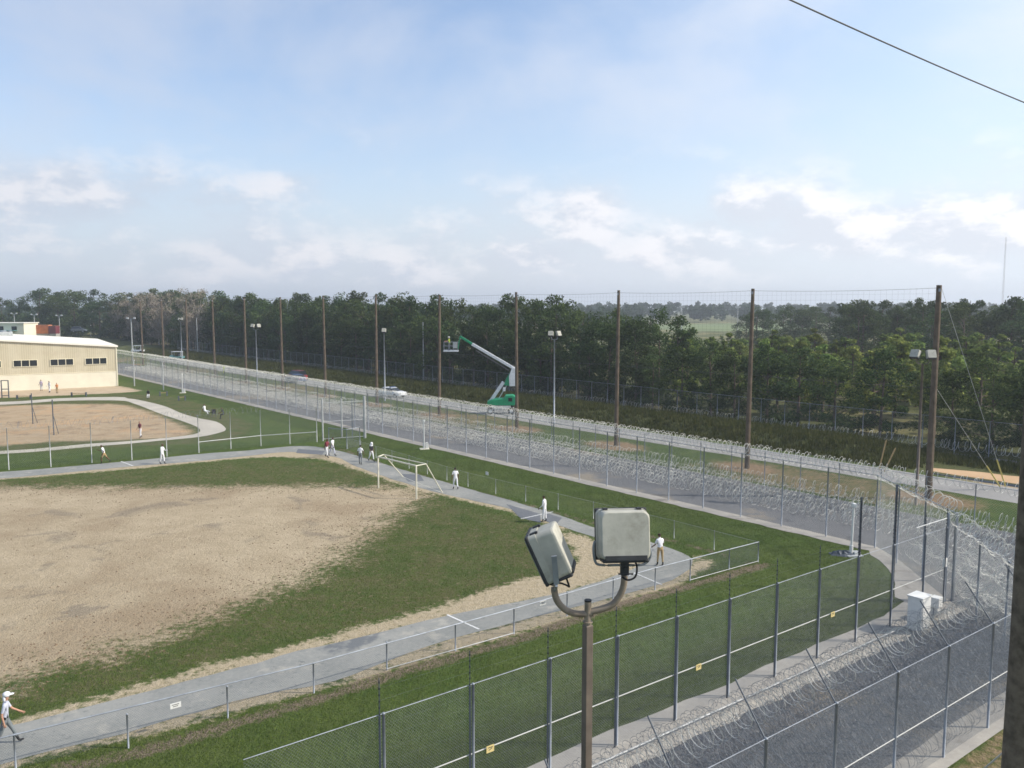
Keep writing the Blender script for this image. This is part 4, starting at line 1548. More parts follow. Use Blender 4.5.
for dx, dy in ((-.7, -.4), (.7, -.4), (0, .8)):
    m.tube([(dx * .5, dy * .5, 0), (dx * .3, dy * .3, p.z)], 0.06, 4)
m.build('mast_leg', 'redmast', t)
m = MB()
for z in np.arange(2, p.z - 2, 3.0):
    m.tube([(-.25, -.2, z), (.25, -.2, z + 1.5)], 0.03, 3)
    m.tube([(.25, -.2, z + 1.5), (-.25, -.2, z + 3)], 0.03, 3)
m.build('lattice', 'redmast', t)

# ------------------------------------------------------------------ white camera posts, cabinet, stakes, goal
for px, h, lab, rub in (((424, 449), 2.75, 'slim white camera post with a small box at its foot on the far lawn', 0),
                        ((851, 555), 2.85, 'slim white camera post with dark rubble at its foot on the lawn corner', 1),
                        ((182.5, 393), 3.0, 'small distant white camera post on the grass by the far gravel lane', 0)):
    p = gp(*px)
    t = thing('camera_post', lab, 'post', (p[0], p[1], 0), group='white camera posts')
    m = MB()
    m.tube([(0, 0, 0), (0, 0, 0.55), (0.01, 0, 0.56), (0.05 if rub else 0, 0, h - 0.15)], [0.10, 0.10, 0.062, 0.055], 10)
    m.build('post', 'white', t, smooth=False)
    m = MB()
    m.box((0.06 if rub else 0, -0.02, h), (0.20, 0.26, 0.24))
    m.build('camera_head', 'white', t, bevel=0.03)
    m = MB()
    if rub:
        m.box((0.28, 0.05, 0.10), (0.42, 0.36, 0.20), rz=.3)
    else:
        m.box((0.27, 0.1, 0.32), (0.26, 0.22, 0.60), rz=.2)
    m.build('base_box', 'ac' if rub else 'white', t, bevel=0.02)
    m = MB()
    m.box((0.05, 0, 0.03), (0.9, 0.8, 0.06), rz=.2)
    m.build('footing', 'cream' if not rub else 'ac', t)
    if rub:
        m = MB()
        rr = random.Random(3)
        nu, nv = 16, 5
        V = [(0, 0, 0.24)]
        for a_i in range(1, nv + 1):
            for b_i in range(nu):
                a = 2 * math.pi * b_i / nu
                d_ = 0.62 * a_i / nv * rr.uniform(0.8, 1.2)
                V.append((d_ * 1.3 * math.cos(a), d_ * 0.8 * math.sin(a), max(-0.02, 0.24 * (1 - a_i / nv) + rr.uniform(-0.06, 0.10)) if a_i < nv else -0.03))
        m.add(V, [])
        b0_ = m.n - len(V)
        m.f.append([[b0_, b0_ + 1 + k_, b0_ + 1 + (k_ + 1) % nu] for k_ in range(nu)])
        for a_i in range(nv - 1):
            m.f.append([[b0_ + 1 + a_i * nu + k_, b0_ + 1 + (a_i + 1) * nu + k_, b0_ + 1 + (a_i + 1) * nu + (k_ + 1) % nu, b0_ + 1 + a_i * nu + (k_ + 1) % nu] for k_ in range(nu)])
        tag(m.build('rubble_heap', 'sensor', loc=(p[0] - 0.45, p[1] + 0.1, 0)), 'small heap of dark rubble left of the white camera post', 'rubble')

p = gp(918, 631)
cz = R(38)
cab = thing('utility_cabinet', 'white metal utility cabinet standing on the gravel beside the near fence', 'cabinet', (p[0], p[1], 0), cz)
m = MB()
m.box((0, 0, 0.84), (0.78, 0.62, 1.44))
m.build('body', 'white', cab, bevel=0.02)
m = MB()
m.box((0, 0, 1.59), (0.86, 0.70, 0.05))
m.build('lid', 'white', cab, bevel=0.01)
m = MB()
m.box((0, -0.325, 0.84), (0.66, 0.02, 1.28))
dr = m.build('door', 'white', cab)
m = MB()
m.box((0.26, -0.345, 0.86), (0.03, 0.03, 0.14))
m.build('handle', 'galv', dr)
m = MB()
m.box((0, 0, 0.07), (0.9, 0.74, 0.14))
m.build('plinth', 'concrete', cab)
p2 = gp(935, 619)
cb2 = thing('small_cabinet', 'smaller pale box standing right behind the white utility cabinet', 'cabinet', (p2[0], p2[1], 0), cz)
m = MB()
m.box((0, 0, 0.80), (0.46, 0.40, 0.46))
m.box((0.0, 0, 0.42), (0.30, 0.30, 0.34))
m.build('body', 'white', cb2, bevel=0.02)
m = MB()
for dx in (-.18, .18):
    m.tube([(dx, 0, 0), (dx, 0, 1.0)], 0.03, 6)
m.build('support_post', 'galv', cb2)

for x, y, x2, y2, lab in ((879, 470, 886, 441, 'left of two tan leaning stakes beyond the tall fence'), (884, 472, 895, 449, 'right of two tan leaning stakes beyond the tall fence')):
    a = Vector((*gp(x, y), 0))
    b = at(x2, y2, a.y)
    m = MB()
    m.bar(a, b, 0.09, 0.09)
    m.tube([b, b + (b - a).normalized() * 0.12], [0.06, 0.02], 4)
    tag(m.build('leaning_stake', 'stake'), lab, 'stake', 'leaning stakes')

g0, g1, g2, g3 = [Vector((*gp(*q_), 0)) for q_ in ((378.5, 488), (416.5, 499), (403, 477), (442.5, 493))]
goal = thing('soccer_goal', 'pale soccer goal frame without net at the edge of the sandy field', 'goal', g0)
o_ = g0
H_ = 2.44
d_ = ((g2 - g0) + (g3 - g1)).normalized() if False else (g3 - g1).normalized()
for a in (g0, g1):
    m = MB()
    m.tube([a - o_, a - o_ + Vector((0, 0, H_))], 0.06, 8)
    m.build('goal_post', 'goal', goal)
m = MB()
m.tube([g0 - o_ + Vector((0, 0, H_)), g1 - o_ + Vector((0, 0, H_))], 0.06, 8)
m.build('crossbar', 'goal', goal)
dep = (g3 - g1)
for a, e in ((g0, g2), (g1, g3)):
    tq = a - o_ + Vector((0, 0, H_)) + (e - a).normalized() * 0.95
    m = MB()
    m.tube([a - o_ + Vector((0, 0, H_)), tq, e - o_], 0.04, 6)
    m.build('side_stay', 'goal', goal)
m = MB()
m.tube([g0 - o_ + Vector((0, 0, H_)) + (g2 - g0).normalized() * 0.95, g1 - o_ + Vector((0, 0, H_)) + (g3 - g1).normalized() * 0.95], 0.04, 6)
m.tube([g2 - o_, g3 - o_], 0.025, 6)
m.build('rear_bar', 'goal', goal)

# ------------------------------------------------------------------ building with its windows
bA, bB = Vector(gp(118, 386)), Vector(gp(0, 391.5))
bd = (bB - bA).normalized()           # along the gable wall, leftwards
bn_ = Vector((bd.y, -bd.x))
if bn_.y < 0:
    bn_ = -bn_                        # pointing away from the camera
bz = math.atan2(bd.y, bd.x)
BLD = thing('gymnasium', 'cream building with tan metal siding, low sloped white roof and three window groups', 'building', (bA.x, bA.y, 0), bz)
# local axes: +x along wall to the left; away from the camera is -y or +y
sgn = 1 if Vector((-math.sin(bz), math.cos(bz))).dot(bn_) > 0 else -1
LW, DP = 64.0, 34.0
z_e, z_r = 6.75, 9.4


def roofz(x):
    return z_e + (z_r - z_e) * min(x, 64 - x) / 32.0


m = MB()
# walls as thick slabs: lower masonry
m.box((LW / 2, sgn * 0.14, 1.3), (LW, 0.28, 2.6))
m.box((0.14, sgn * (DP / 2 + 0.14), 1.3), (0.28, DP - 0.29, 2.6))
m.box((LW - 0.14, sgn * (DP / 2 + 0.14), 1.3), (0.28, DP - 0.29, 2.6))
m.build('masonry_wall', 'cream', BLD)
m = MB()
out = [(0.0, 2.602), (LW, 2.602), (LW, roofz(LW)), (LW / 2, roofz(LW / 2)), (0.0, roofz(0))]
m.prism(out, 0.0 + sgn * 0.02, sgn * 0.24)
m.box((0.16, sgn * (DP / 2 + .25), (2.602 + z_e) / 2), (0.20, DP - 0.5, z_e - 2.602 - 0.02))
m.box((LW - 0.16, sgn * (DP / 2 + .25), (2.602 + z_e) / 2), (0.20, DP - 0.5, z_e - 2.602 - 0.02))
m.build('metal_siding', 'siding', BLD)
m = MB()
for x0, x1 in ((-0.25, LW / 2), (LW / 2, LW + 0.25)):
    zz0, zz1 = roofz(max(0, x0)), roofz(min(LW, x1))
    if x0 < 0:
        zz0 -= 0.02
    V = [(x0, -sgn * 0.25, zz0 + .02), (x1, -sgn * 0.25, zz1 + .02), (x1, sgn * DP, zz1 + .02), (x0, sgn * DP, zz0 + .02),
         (x0, -sgn * 0.25, zz0 + .30), (x1, -sgn * 0.25, zz1 + .30), (x1, sgn * DP, zz1 + .30), (x0, sgn * DP, zz0 + .30)]
    m.add(V, [[0, 3, 2, 1], [4, 5, 6, 7], [0, 1, 5, 4], [1, 2, 6, 5], [2, 3, 7, 6], [3, 0, 4, 7]])
m.build('roof', 'roof', BLD)
m = MB()
m.box((0.03, -sgn * 0.03, 3.4), (0.16, 0.10, 6.7))
m.box((LW / 2, -sgn * 0.012, 2.6), (LW - 0.3, 0.06, 0.08))
m.build('trim', 'siding_trim', BLD)


def wall_x(px):
    """distance along the wall where the view line through column px meets it"""
    u = (px - 512) / 828
    # (bA + bd*t).x / y = u (small pitch correction ignored)
    best, bt = 1e9, 0
    for i in range(4000):
        t_ = i * 0.01
        q_ = bA + bd * t_
        e_ = abs(q_.x / (q_.y * 1.0 + 0.8) - u)
        if e_ < best:
            best, bt = e_, t_
    return bt


wins = []
for x0, x1 in ((15.2, 39.2), (52, 75), (87, 108.2)):
    ta, tb = wall_x(x1), wall_x(x0)
    wins.append((ta, tb))
wins.append((wins[0][1] + 1.7, wins[0][1] + 4.7))
for ta, tb in wins:
    wdt = (tb - ta)
    m = MB()
    for zz in (3.92, 4.98):
        m.box(((ta + tb) / 2, -sgn * 0.03, zz), (wdt + 0.1, 0.12, 0.07))
    for k in range(4):
        m.box((ta + wdt * k / 3, -sgn * 0.03, 4.45), (0.09, 0.10, 1.0))
    wf = m.build('window', 'siding_trim', BLD)
    for k in range(3):
        m = MB()
        m.box((ta + wdt * (k + .5) / 3, -sgn * 0.006, 4.45), (wdt / 3 - 0.09, 0.02, 1.0))
        m.build('pane', 'glass', wf)
p = at(5, 333, 152)
ac = thing('rooftop_unit', 'grey air handling unit on the white roof at the left edge', 'roof unit', (p.x, 152, 7.7), bz)
m = MB()
m.box((0, 0, 0.75), (2.4, 1.8, 1.3))
m.build('body', 'ac', ac, bevel=0.05)
m = MB()
m.tube([(0.3, 0, 1.4), (0.3, 0, 1.65)], 0.55, 12)
m.tube([(-0.8, 0, 1.4), (-0.8, 0, 1.6)], 0.3, 10)
m.build('fan_housing', 'galv', ac)
for x in (12, 2):
    p = at(x, 391, 128)
# containers and low building far left behind
Yc = 270
for (x0, x1, y0, y1, mat, lab) in ((24, 50, 325, 333.5, 'container', 'long orange shipping container behind the cream building'),
                                   (51, 57.5, 326, 333.5, 'car_red', 'short dark container at the right end of the orange one')):
    a, b = at(x0, y1, Yc), at(x1, y0, Yc)
    z0 = a.z
    w_, h_ = b.x - a.x, b.z - a.z
    t = thing('container', lab, 'container', ((a.x + b.x) / 2, Yc, a.z), 0, 'containers behind the building')
    m = MB()
    m.box((0, 0, h_ / 2), (w_, 2.5, h_))
    for k in range(int(w_ / 0.5)):
        m.box((-w_ / 2 + 0.25 + k * 0.5, -1.27, h_ / 2), (0.2, 0.06, h_ - 0.3))
    m.build('body', mat, t)
    m = MB()
    m.box((0, 0, h_ + 0.04), (w_ + 0.05, 2.56, 0.1))
    m.build('roof_edge', 'straw', t)
    m = MB()
    m.box((0, 0, -0.9), (w_, 2.4, 1.7))
    m.build('skid', 'concrete', t)
a, b = at(-60, 333.5, 262), at(23.5, 323.5, 262)
t = thing('warehouse', 'low white building with green trimmed edge behind the roof at far left', 'building', ((a.x + b.x) / 2, 262, 0))
w_ = b.x - a.x
m = MB()
m.box((0, 4, b.z / 2), (w_, 8, b.z))
m.build('wall', 'cream', t)
m = MB()
m.box((0, 4, b.z + 0.12), (w_ + 0.5, 8.6, 0.25))
m.build('roof', 'roof', t)
m = MB()
for k in range(6):
    m.box((w_ / 2 - 3 - k * 4.2, -0.03, b.z - 1.6), (1.6, 0.08, 1.4))
m.build('window', 'glass', t)
m = MB()
m.box((w_ / 2 - 5, -0.9, b.z - 2.2), (6, 1.8, 0.15))
m.build('awning', 'teal', t)

# furniture in front of the building
def frame_stand(px, label, w, h):
    p = gp(*px)
    t = thing('exercise_frame', label, 'frame', (p[0], p[1], 0))
    for dx in (-w / 2, w / 2):
        m = MB()
        m.tube([(dx, 0, 0), (dx, 0, h)], 0.08, 6)
        m.build('upright', 'sensor', t)
    m = MB()
    for z in (0.35, h * .5, h - 0.05):
        m.tube([(-w / 2, 0, z), (w / 2, 0, z)], 0.07, 6)
    m.build('crossbar', 'sensor', t)
    return t


frame_stand((5.5, 398), 'open dark metal exercise frame before the cream wall at far left', 1.05, 2.7)


def bench(px, label, w, post_h=0.75, rz=0.1, top=True):
    p = gp(*px)
    t = thing('bench', label, 'bench', (p[0], p[1], 0), rz, 'benches by the ball field')
    for dx in (-w / 2, w / 2):
        m = MB()
        m.box((dx, 0, post_h / 2), (0.16, 0.3, post_h))
        m.build('leg', 'sensor', t)
    m = MB()
    m.box((0, 0, post_h * 0.72), (w - 0.18, 0.28, 0.06))
    m.build('seat', 'stake', t)


bench((79, 396.5), 'low bench with two dark end posts on the edge of the pale apron', 2.1, 0.65)
bench((24, 399), 'pale low table like bench at the left end of the apron', 1.9, 0.6)
bench((163.5, 396), 'left of two small benches on the grass by the curved path', 1.0, 0.7, 0.6)
bench((182, 400.5), 'right of two small benches on the grass by the curved path', 0.9, 0.7, 0.6)

# ------------------------------------------------------------------ people
def person(loc, face, label, shirt='shirt_white', pants='shirt_white', skin='skin_brown', height=1.75, thigh=(0.3, -0.3), knee=(0.1, 0.4), arm=(-0.4, 0.4),
           elbow=(0.4, 0.4), abd=(0.15, 0.15), lean=0.05, shoe='black', shorts=False, sleeve=False, hat=None, hair=True, belt=False, sit=None, group=None, cat='person', head_turn=0.0):
    k = height / 1.75
    P, E_, Rr, tagv = [], [], [], []

    def v(p, r, par, t):
        P.append(Vector(p))
        Rr.append(r)
        tagv.append(t)
        if par is not None:
            E_.append((par, len(P) - 1))
        return len(P) - 1
    sl, cl = math.sin(lean), math.cos(lean)

    def up(z, x=0.0, y=0.0):
        return Vector((x, y * cl + (z - 0.95) * sl, 0.95 + (z - 0.95) * cl - y * sl))
    pel = v((0, 0, 0.95), 0.125, None, 'pants')
    bel = v(up(1.10), 0.118, pel, 'shirt')
    che = v(up(1.30), 0.145, bel, 'shirt')
    nkb = v(up(1.45), 0.072, che, 'shirt')
    nk = v(up(1.52, 0, 0.01), 0.052, nkb, 'skin')
    h1 = v(up(1.60, 0, 0.03), 0.075, nk, 'skin')
    h2 = v(up(1.68, 0, 0.025), 0.088, h1, 'skin')
    h3 = v(up(1.735, 0, 0.015), 0.055, h2, 'hair' if hair else 'skin')
    for sdx, i in ((-1, 0), (1, 1)):
        hip = v((0.095 * sdx, 0, 0.90), 0.092, pel, 'pants')
        a = thigh[i]
        kn = P[hip] + 0.41 * Vector((0.04 * sdx, math.sin(a), -math.cos(a)))
        mid = v((P[hip] + kn) / 2, 0.082, hip, 'pants')
        kv = v(kn, 0.060, mid, 'shin' if shorts else 'pants')
        b = a - knee[i]
        an = kn + 0.40 * Vector((0, math.sin(b), -math.cos(b)))
        cv_ = v(kn.lerp(an, 0.35), 0.056, kv, 'shin' if shorts else 'pants')
        av = v(an, 0.040, cv_, 'shoe')
        tb = b * 0.5
        he = v(an + Vector((0, 0.03 * math.cos(tb), -0.055)), 0.040, av, 'shoe')
        v(an + Vector((0.01 * sdx, 0.17 * math.cos(tb), -0.06 + 0.17 * math.sin(max(tb, -0.6)) * 0.8)), 0.032, he, 'shoe')
        sh = v(up(1.405, 0.165 * sdx), 0.064, che, 'shirt')
        aa = arm[i]
        ab = abd[i]
        el_ = P[sh] + 0.29 * Vector((sdx * math.sin(ab), math.sin(aa) * math.cos(ab), -math.cos(aa) * math.cos(ab)))
        m1 = v(P[sh].lerp(el_, 0.5), 0.050, sh, 'shirt')
        ev = v(el_, 0.040, m1, 'shirt' if sleeve else 'skin')
        ba = aa + elbow[i]
        wr = el_ + 0.25 * Vector((sdx * math.sin(ab) * 0.3, math.sin(ba), -math.cos(ba)))
        wv = v(wr, 0.026, ev, 'shirt' if sleeve else 'skin')
        fd = (wr - el_).normalized()
        pm = v(wr + fd * 0.075, 0.030, wv, 'skin')
        sidev = fd.cross(Vector((1, 0, 0))).normalized()
        for f, (o_, ln) in enumerate(((-0.030, 0.068), (-0.010, 0.080), (0.010, 0.074), (0.030, 0.056))):
            q0 = P[pm] + fd * 0.03 + sidev * o_
            f1 = v(q0 + fd * ln * 0.5, 0.0095, pm, 'skin')
            v(q0 + fd * ln * 0.95 + Vector((-sdx * 0.012, 0, 0)), 0.008, f1, 'skin')
        t1 = v(P[wv] + fd * 0.03 + sidev * 0.035, 0.011, wv, 'skin')
        v(P[t1] + fd * 0.045 + sidev * 0.02, 0.009, t1, 'skin')
    me = bpy.data.meshes.new('person')
    me.from_pydata([tuple(p) for p in P], E_, [])
    o = bpy.data.objects.new('person', me)
    COL.objects.link(o)
    sk = o.modifiers.new('skin', 'SKIN')
    sk.use_smooth_shade = True
    lay = me.skin_vertices[0].data
    for i_, r in enumerate(Rr):
        lay[i_].radius = (r, r * (0.82 if tagv[i_] in ('shirt', 'pants') and i_ < 3 else 1.0))
        lay[i_].use_root = (i_ == 0)
    sb = o.modifiers.new('sub', 'SUBSURF')
    sb.levels = sb.render_levels = 1
    dg = bpy.context.evaluated_depsgraph_get()
    em = bpy.data.meshes.new_from_object(o.evaluated_get(dg))
    bpy.data.objects.remove(o)
    order = ['skin', 'shirt', 'pants', 'shoe', 'hair', 'belt']
    mats = [skin, shirt, pants, shoe, 'hair', 'black']
    em.materials.clear()
    for mt_ in mats:
        em.materials.append(M[mt_])
    Pn = np.array([tuple(p) for p in P])
    segs = [(a, b) for a, b in E_]
    cen = np.array([tuple(f.center) for f in em.polygons])
    best = np.full(len(cen), 1e9)
    who = np.zeros(len(cen), int)
    for si, (a, b) in enumerate(segs):
        A_, B_ = Pn[a], Pn[b]
        e = B_ - A_
        t = np.clip(((cen - A_) @ e) / (e @ e + 1e-9), 0, 1)
        d = np.linalg.norm(cen - (A_ + t[:, None] * e), axis=1) / ((Rr[a] + Rr[b]) / 2)
        u_ = d < best
        best[u_] = d[u_]
        who[u_] = np.where(t[u_] > 0.5, b, a)
    idx = []
    for c_, w_ in zip(cen, who):
        t = tagv[w_]
        t = 'skin' if t == 'shin' else t
        if hair and t in ('skin', 'hair') and c_[2] > 1.56:
            loc_y = c_[1] - (c_[2] - 0.95) * sl
            t = 'hair' if (c_[2] > 1.715 or (loc_y < 0.0 and c_[2] > 1.60)) else 'skin'
        if belt and 0.955 < c_[2] < 1.045 and abs(c_[0]) < 0.16 and t in ('shirt', 'pants'):
            t = 'belt'
        idx.append(order.index(t))
    em.polygons.foreach_set('material_index', idx)
    bm = bmesh.new()
    bm.from_mesh(em)
    hc = up(1.655, 0, 0.025)
    for (c_, r_, sc_, mi) in ((hc + Vector((0, 0.088, -0.008)), 0.018, (0.7, 1.1, 1.3), 0), (hc + Vector((-0.086, 0, 0)), 0.024, (0.4, 0.8, 1.2), 0), (hc + Vector((0.086, 0, 0)), 0.024, (0.4, 0.8, 1.2), 0),
                              (hc + Vector((-0.032, 0.079, 0.014)), 0.011, (1.2, 0.6, 0.7), 4), (hc + Vector((0.032, 0.079, 0.014)), 0.011, (1.2, 0.6, 0.7), 4), (hc + Vector((0, 0.080, -0.045)), 0.016, (1.5, 0.5, 0.35), 5)):
        rr_ = bmesh.ops.create_uvsphere(bm, u_segments=8, v_segments=6, radius=r_)
        for vv in rr_['verts']:
            vv.co = Vector((vv.co.x * sc_[0], vv.co.y * sc_[1], vv.co.z * sc_[2])) + c_
        for f in {f for vv in rr_['verts'] for f in vv.link_faces}:
            f.material_index = mi
            f.smooth = True
    bm.to_mesh(em)
    bm.free()
    zmin = min(v_.co.z for v_ in em.vertices)
    for v_ in em.vertices:
        v_.co.z -= zmin
    em.transform(Matrix.Scale(k, 4))
    em.name = 'person'
    o = bpy.data.objects.new('person', em)
    COL.objects.link(o)
    o.location = (loc[0], loc[1], loc[2] if len(loc) > 2 else 0.02)
    o.rotation_euler.z = face
    tag(o, label, cat, group)
    hz = (hc.z - zmin) * k
    hy = hc.y * k
    if hat in ('cap', 'sunhat'):
        m = MB()
        m.sphere((0, hy, hz + 0.045 * k), 0.108 * k, 12, 8, (1, 1.08, 0.85))
        ht = m.build('hat', 'shirt_white', o, smooth=True)
        m = MB()
        if hat == 'cap':
            m.sphere((0, hy + 0.13 * k, hz + 0.045 * k), 0.085 * k, 10, 5, (0.9, 1, 0.16))
        else:
            m.sphere((0, hy + 0.03, hz + 0.03 * k), 0.17 * k, 12, 5, (1, 1, 0.12))
        m.build('brim', 'shirt_white', ht)
        if belt:
            m = MB()
            m.sphere((0, hy - 0.06 * k, hz - 0.07 * k), 0.10 * k, 10, 7, (1.0, 0.55, 1.1))
            m.build('neck_flap', 'shirt_white', ht)
    elif hat == 'towel':
        m = MB()
        m.sphere((0, hy - 0.015, hz + 0.01), 0.125 * k, 12, 8, (1, 1, 1.15))
        m.sphere((0, hy - 0.06, hz - 0.17 * k), 0.15 * k, 12, 8, (1.15, 0.7, 1.1))
        m.build('towel', 'shirt_white', o, smooth=True)
    return o


def face_to(a, b):
    d = Vector(b) - Vector(a)
    return math.atan2(-d.x, d.y)


pos = lambda x, y: gp(x, y)
person(pos(6.5, 746), face_to((0, 0), (1.0, 0.42)), 'person in grey shirt, grey trousers and white cap walking on the track at lower left', 'shirt_grey', 'pants_grey', 'skin_light', 1.78, (0.42, -0.28), (0.05, 0.25), (0.45, -0.3), (0.55, 0.5), hat='cap', belt=True, lean=0.08)
person(pos(660, 566), face_to((0, 0), (-0.35, 1)), 'person in white shirt and khaki trousers at the track bend right of the floodlight', 'shirt_white', 'khaki', 'skin_brown', 1.78, (0.12, -0.08), (0.05, 0.1), (0.1, 0.25), (0.9, 0.5), (0.35, 0.25), lean=0.14)
person(pos(544.5, 522), face_to((0, 0), (-1, 0.5)), 'person all in white standing on the track above the tilted floodlight head', 'shirt_white', 'shirt_white', 'skin_brown', 1.74, (0.08, -0.06), (0.0, 0.05), (0.1, -0.1), (0.7, 0.2), sleeve=True)
person(pos(455.5, 489.5), face_to((0, 0), (-0.4, 1)), 'person in loose white shirt and shorts walking alone right of the goal', 'shirt_white', 'shirt_white', 'skin_brown', 1.72, (0.22, -0.2), (0.1, 0.3), (-0.2, 0.2), (0.2, 0.2), (0.35, 0.35), shorts=False)
person(pos(371.5, 461.5), face_to((0, 0), (0.7, -0.7)), 'person with white towel over head and dark top walking left of the goal', 'darkcloth', 'shirt_white', 'skin_brown', 1.74, (0.3, -0.25), (0.1, 0.35), (-0.2, 0.2), (0.6, 0.6), hat='towel', shorts=False)
person(pos(360.5, 464.5), face_to((0, 0), (0.1, 1)), 'person in white shirt and dark grey trousers walking beside the towel wearer', 'shirt_white', 'pants_grey', 'skin_brown', 1.74, (0.15, -0.12), (0.05, 0.2), (-0.1, 0.15), (0.3, 0.3), (0.3, 0.3))
person(pos(332.5, 456), face_to((0, 0), (0.8, -0.4)), 'person in white shirt walking just right of the one in maroon', 'shirt_white', 'shirt_grey', 'skin_brown', 1.80, (0.3, -0.28), (0.1, 0.35), (-0.3, 0.3), (0.4, 0.4))
person(pos(327, 457.5), face_to((0, 0), (0.8, -0.5)), 'person in maroon shirt and white trousers walking by the gate', 'maroon', 'shirt_white', 'skin_brown', 1.80, (-0.28, 0.3), (0.3, 0.1), (0.3, -0.3), (0.4, 0.4))
person(pos(162.5, 464), face_to((0, 0), (0.9, -0.2)), 'person in white standing on the track before the ball field, right of the runner', 'shirt_white', 'shirt_white', 'skin_brown', 1.80, (0.2, -0.15), (0.1, 0.1), (0.4, 0.1), (1.3, 0.3), sleeve=True)
person(pos(104.5, 463.5), face_to((0, 0), (-1, -0.1)), 'person in white shirt and khaki shorts running left on the track', 'shirt_white', 'khaki', 'skin_brown', 1.74, (0.5, -0.5), (0.5, 0.3), (-0.7, 0.6), (1.2, 1.2), lean=0.25, shorts=True)
person(pos(140.5, 438), face_to((0, 0), (-0.5, -1)), 'person in maroon shirt and white trousers standing at the ball field edge', 'maroon', 'shirt_white', 'skin_light', 1.80, (0.2, -0.25), (0.1, 0.15), (0.1, 0.2), (0.6, 0.5))
person(pos(148.5, 399), face_to((0, 0), (0.3, -1)), 'person in dark top and white trousers sitting by the curved path', 'darkcloth', 'shirt_white', 'skin_brown', 1.78, (1.35, 1.3), (1.4, 1.35), (0.3, 0.3), (0.9, 0.9), lean=0.15, shoe='black')
person(pos(205, 415), face_to((0, 0), (1, -0.3)), 'person in white sitting on the grass beside the far fence with legs out', 'shirt_white', 'shirt_white', 'skin_brown', 1.78, (1.45, 1.3), (0.3, 0.8), (-0.5, -0.4), (0.2, 0.3), lean=-0.15)
person(pos(224, 419), face_to((0, 0), (-1, -0.3)), 'person in black clothes sitting right of the one in white on the grass', 'darkcloth', 'darkcloth', 'skin_brown', 1.75, (1.2, 1.3), (1.2, 1.4), (0.5, 0.5), (0.6, 0.6), lean=0.35)
person(pos(41.5, 391), face_to((0, 0), (0.2, -1)), 'person in violet top standing before the cream wall, leftmost of three', 'lilac', 'shirt_grey', 'skin_brown', 1.85, (0.05, -0.05), (0, 0), (0.05, 0.1), (0.3, 0.9))
person(pos(49.8, 392.5), face_to((0, 0), (-0.3, -1)), 'person in white with dark belt before the cream wall, middle of three', 'shirt_white', 'shirt_white', 'skin_brown', 1.85, (0.08, -0.05), (0, 0), (0.2, 0.1), (0.3, 1.1), belt=True, sleeve=True)
person(pos(57.2, 393.5), face_to((0, 0), (0.2, -1)), 'person in orange shirt and pale trousers before the cream wall, rightmost of three', 'orange', 'stake', 'skin_light', 1.70, (0.1, -0.1), (0, 0.1), (0.1, 0.1), (0.9, 0.9))
pr = at(224, 379, 158)
pr = per(129, 20.0)
person(gp(224, 374.5), face_to((0, 0), (0.3, -1)), 'person in yellow hi-vis clothing standing on the pale road behind the fences', 'hivis', 'hivis', 'skin_brown', 1.82, (0.06, -0.06), (0, 0), (0.1, 0.1), (0.2, 0.3))

# wheelchair-like seat by the sitting pair
p = gp(214, 417)
t = thing('folding_chair', 'small dark empty chair between the two people sitting on the grass', 'chair', (p[0], p[1], 0), 0.4)
m = MB()
m.box((0, 0, 0.45), (0.5, 0.5, 0.05))
m.build('seat', 'darkcloth', t)
m = MB()
m.box((0, 0.24, 0.72), (0.5, 0.04, 0.45))
m.build('backrest', 'darkcloth', t)
for dx in (-.22, .22):
    for dy in (-.22, .22):
        m = MB()
        m.tube([(dx, dy, 0), (dx, dy, 0.45)], 0.02, 5)
        m.build('leg', 'sensor', t)

# ------------------------------------------------------------------ boom lift
BX, BY = per(60.3, 20.9)
BL = thing('boom_lift', 'green and white boom lift raised over the pale road, basket held at a netting pole', 'boom lift', (BX, BY, 0))
kx = (512 + 828 * BX / (BY * 0.9955 + 1.33)) - 500


def LP(x, y, dy=0.0):
    v = at(x + kx, y, BY + dy)
    return Vector((v.x - BX, dy, v.z))


m = MB()
m.box((0, 0, 0.85), (2.5, 2.2, 0.5))
m.box((0, 0, 0.62), (3.4, 1.0, 0.3))
m.build('chassis', 'ac', BL, bevel=0.06)
for dx in (-1.35, 1.35):
    for dy in (-1.05, 1.05):
        m = MB()
        m.tube([(dx, dy - .17, 0.47), (dx, dy + .17, 0.47)], 0.47, 16)
        wh = m.build('wheel', 'tyre', BL)
        m = MB()
        m.tube([(dx, dy - .19, 0.47), (dx, dy + .19, 0.47)], 0.22, 10)
        m.build('rim', 'lift_white', wh)
m = MB()
m.prism([(-1.75, 1.15), (1.7, 1.15), (1.95, 1.4), (1.95, 2.2), (1.55, 2.45), (0.6, 2.4), (0.35, 2.0), (-1.2, 1.9), (-1.75, 1.6)], -0.95, 0.95)
tt = m.build('turntable', 'green_lift', BL, bevel=0.05)
m = MB()
m.box((1.2, -0.97, 1.9), (0.5, 0.04, 0.45))
m.build('hatch', 'black', tt)
m = MB()
m.bar(LP(489, 402), LP(502.5, 382), 0.42, 0.5, up=(0, 1, 0))
m.build('lower_arm', 'lift_white', BL, bevel=0.03)
m = MB()
m.bar(LP(494.5, 404, .35), LP(506, 385, .35), 0.12, 0.12, up=(0, 1, 0))
m.bar(LP(503, 391, -.3), LP(503.5, 387.5, -.3), 0.35, 0.3, up=(0, 1, 0))
m.build('lift_cylinder', 'lift_white', BL)
c = [LP(505, 379, 0), LP(510, 371, 0), LP(513, 371, 0), LP(512, 386, 0), LP(503, 385, 0)]
m = MB()
m.prism([(q_.x, q_.z) for q_ in c], -0.25, 0.25)
m.build('knuckle', 'green_lift', BL)
m = MB()
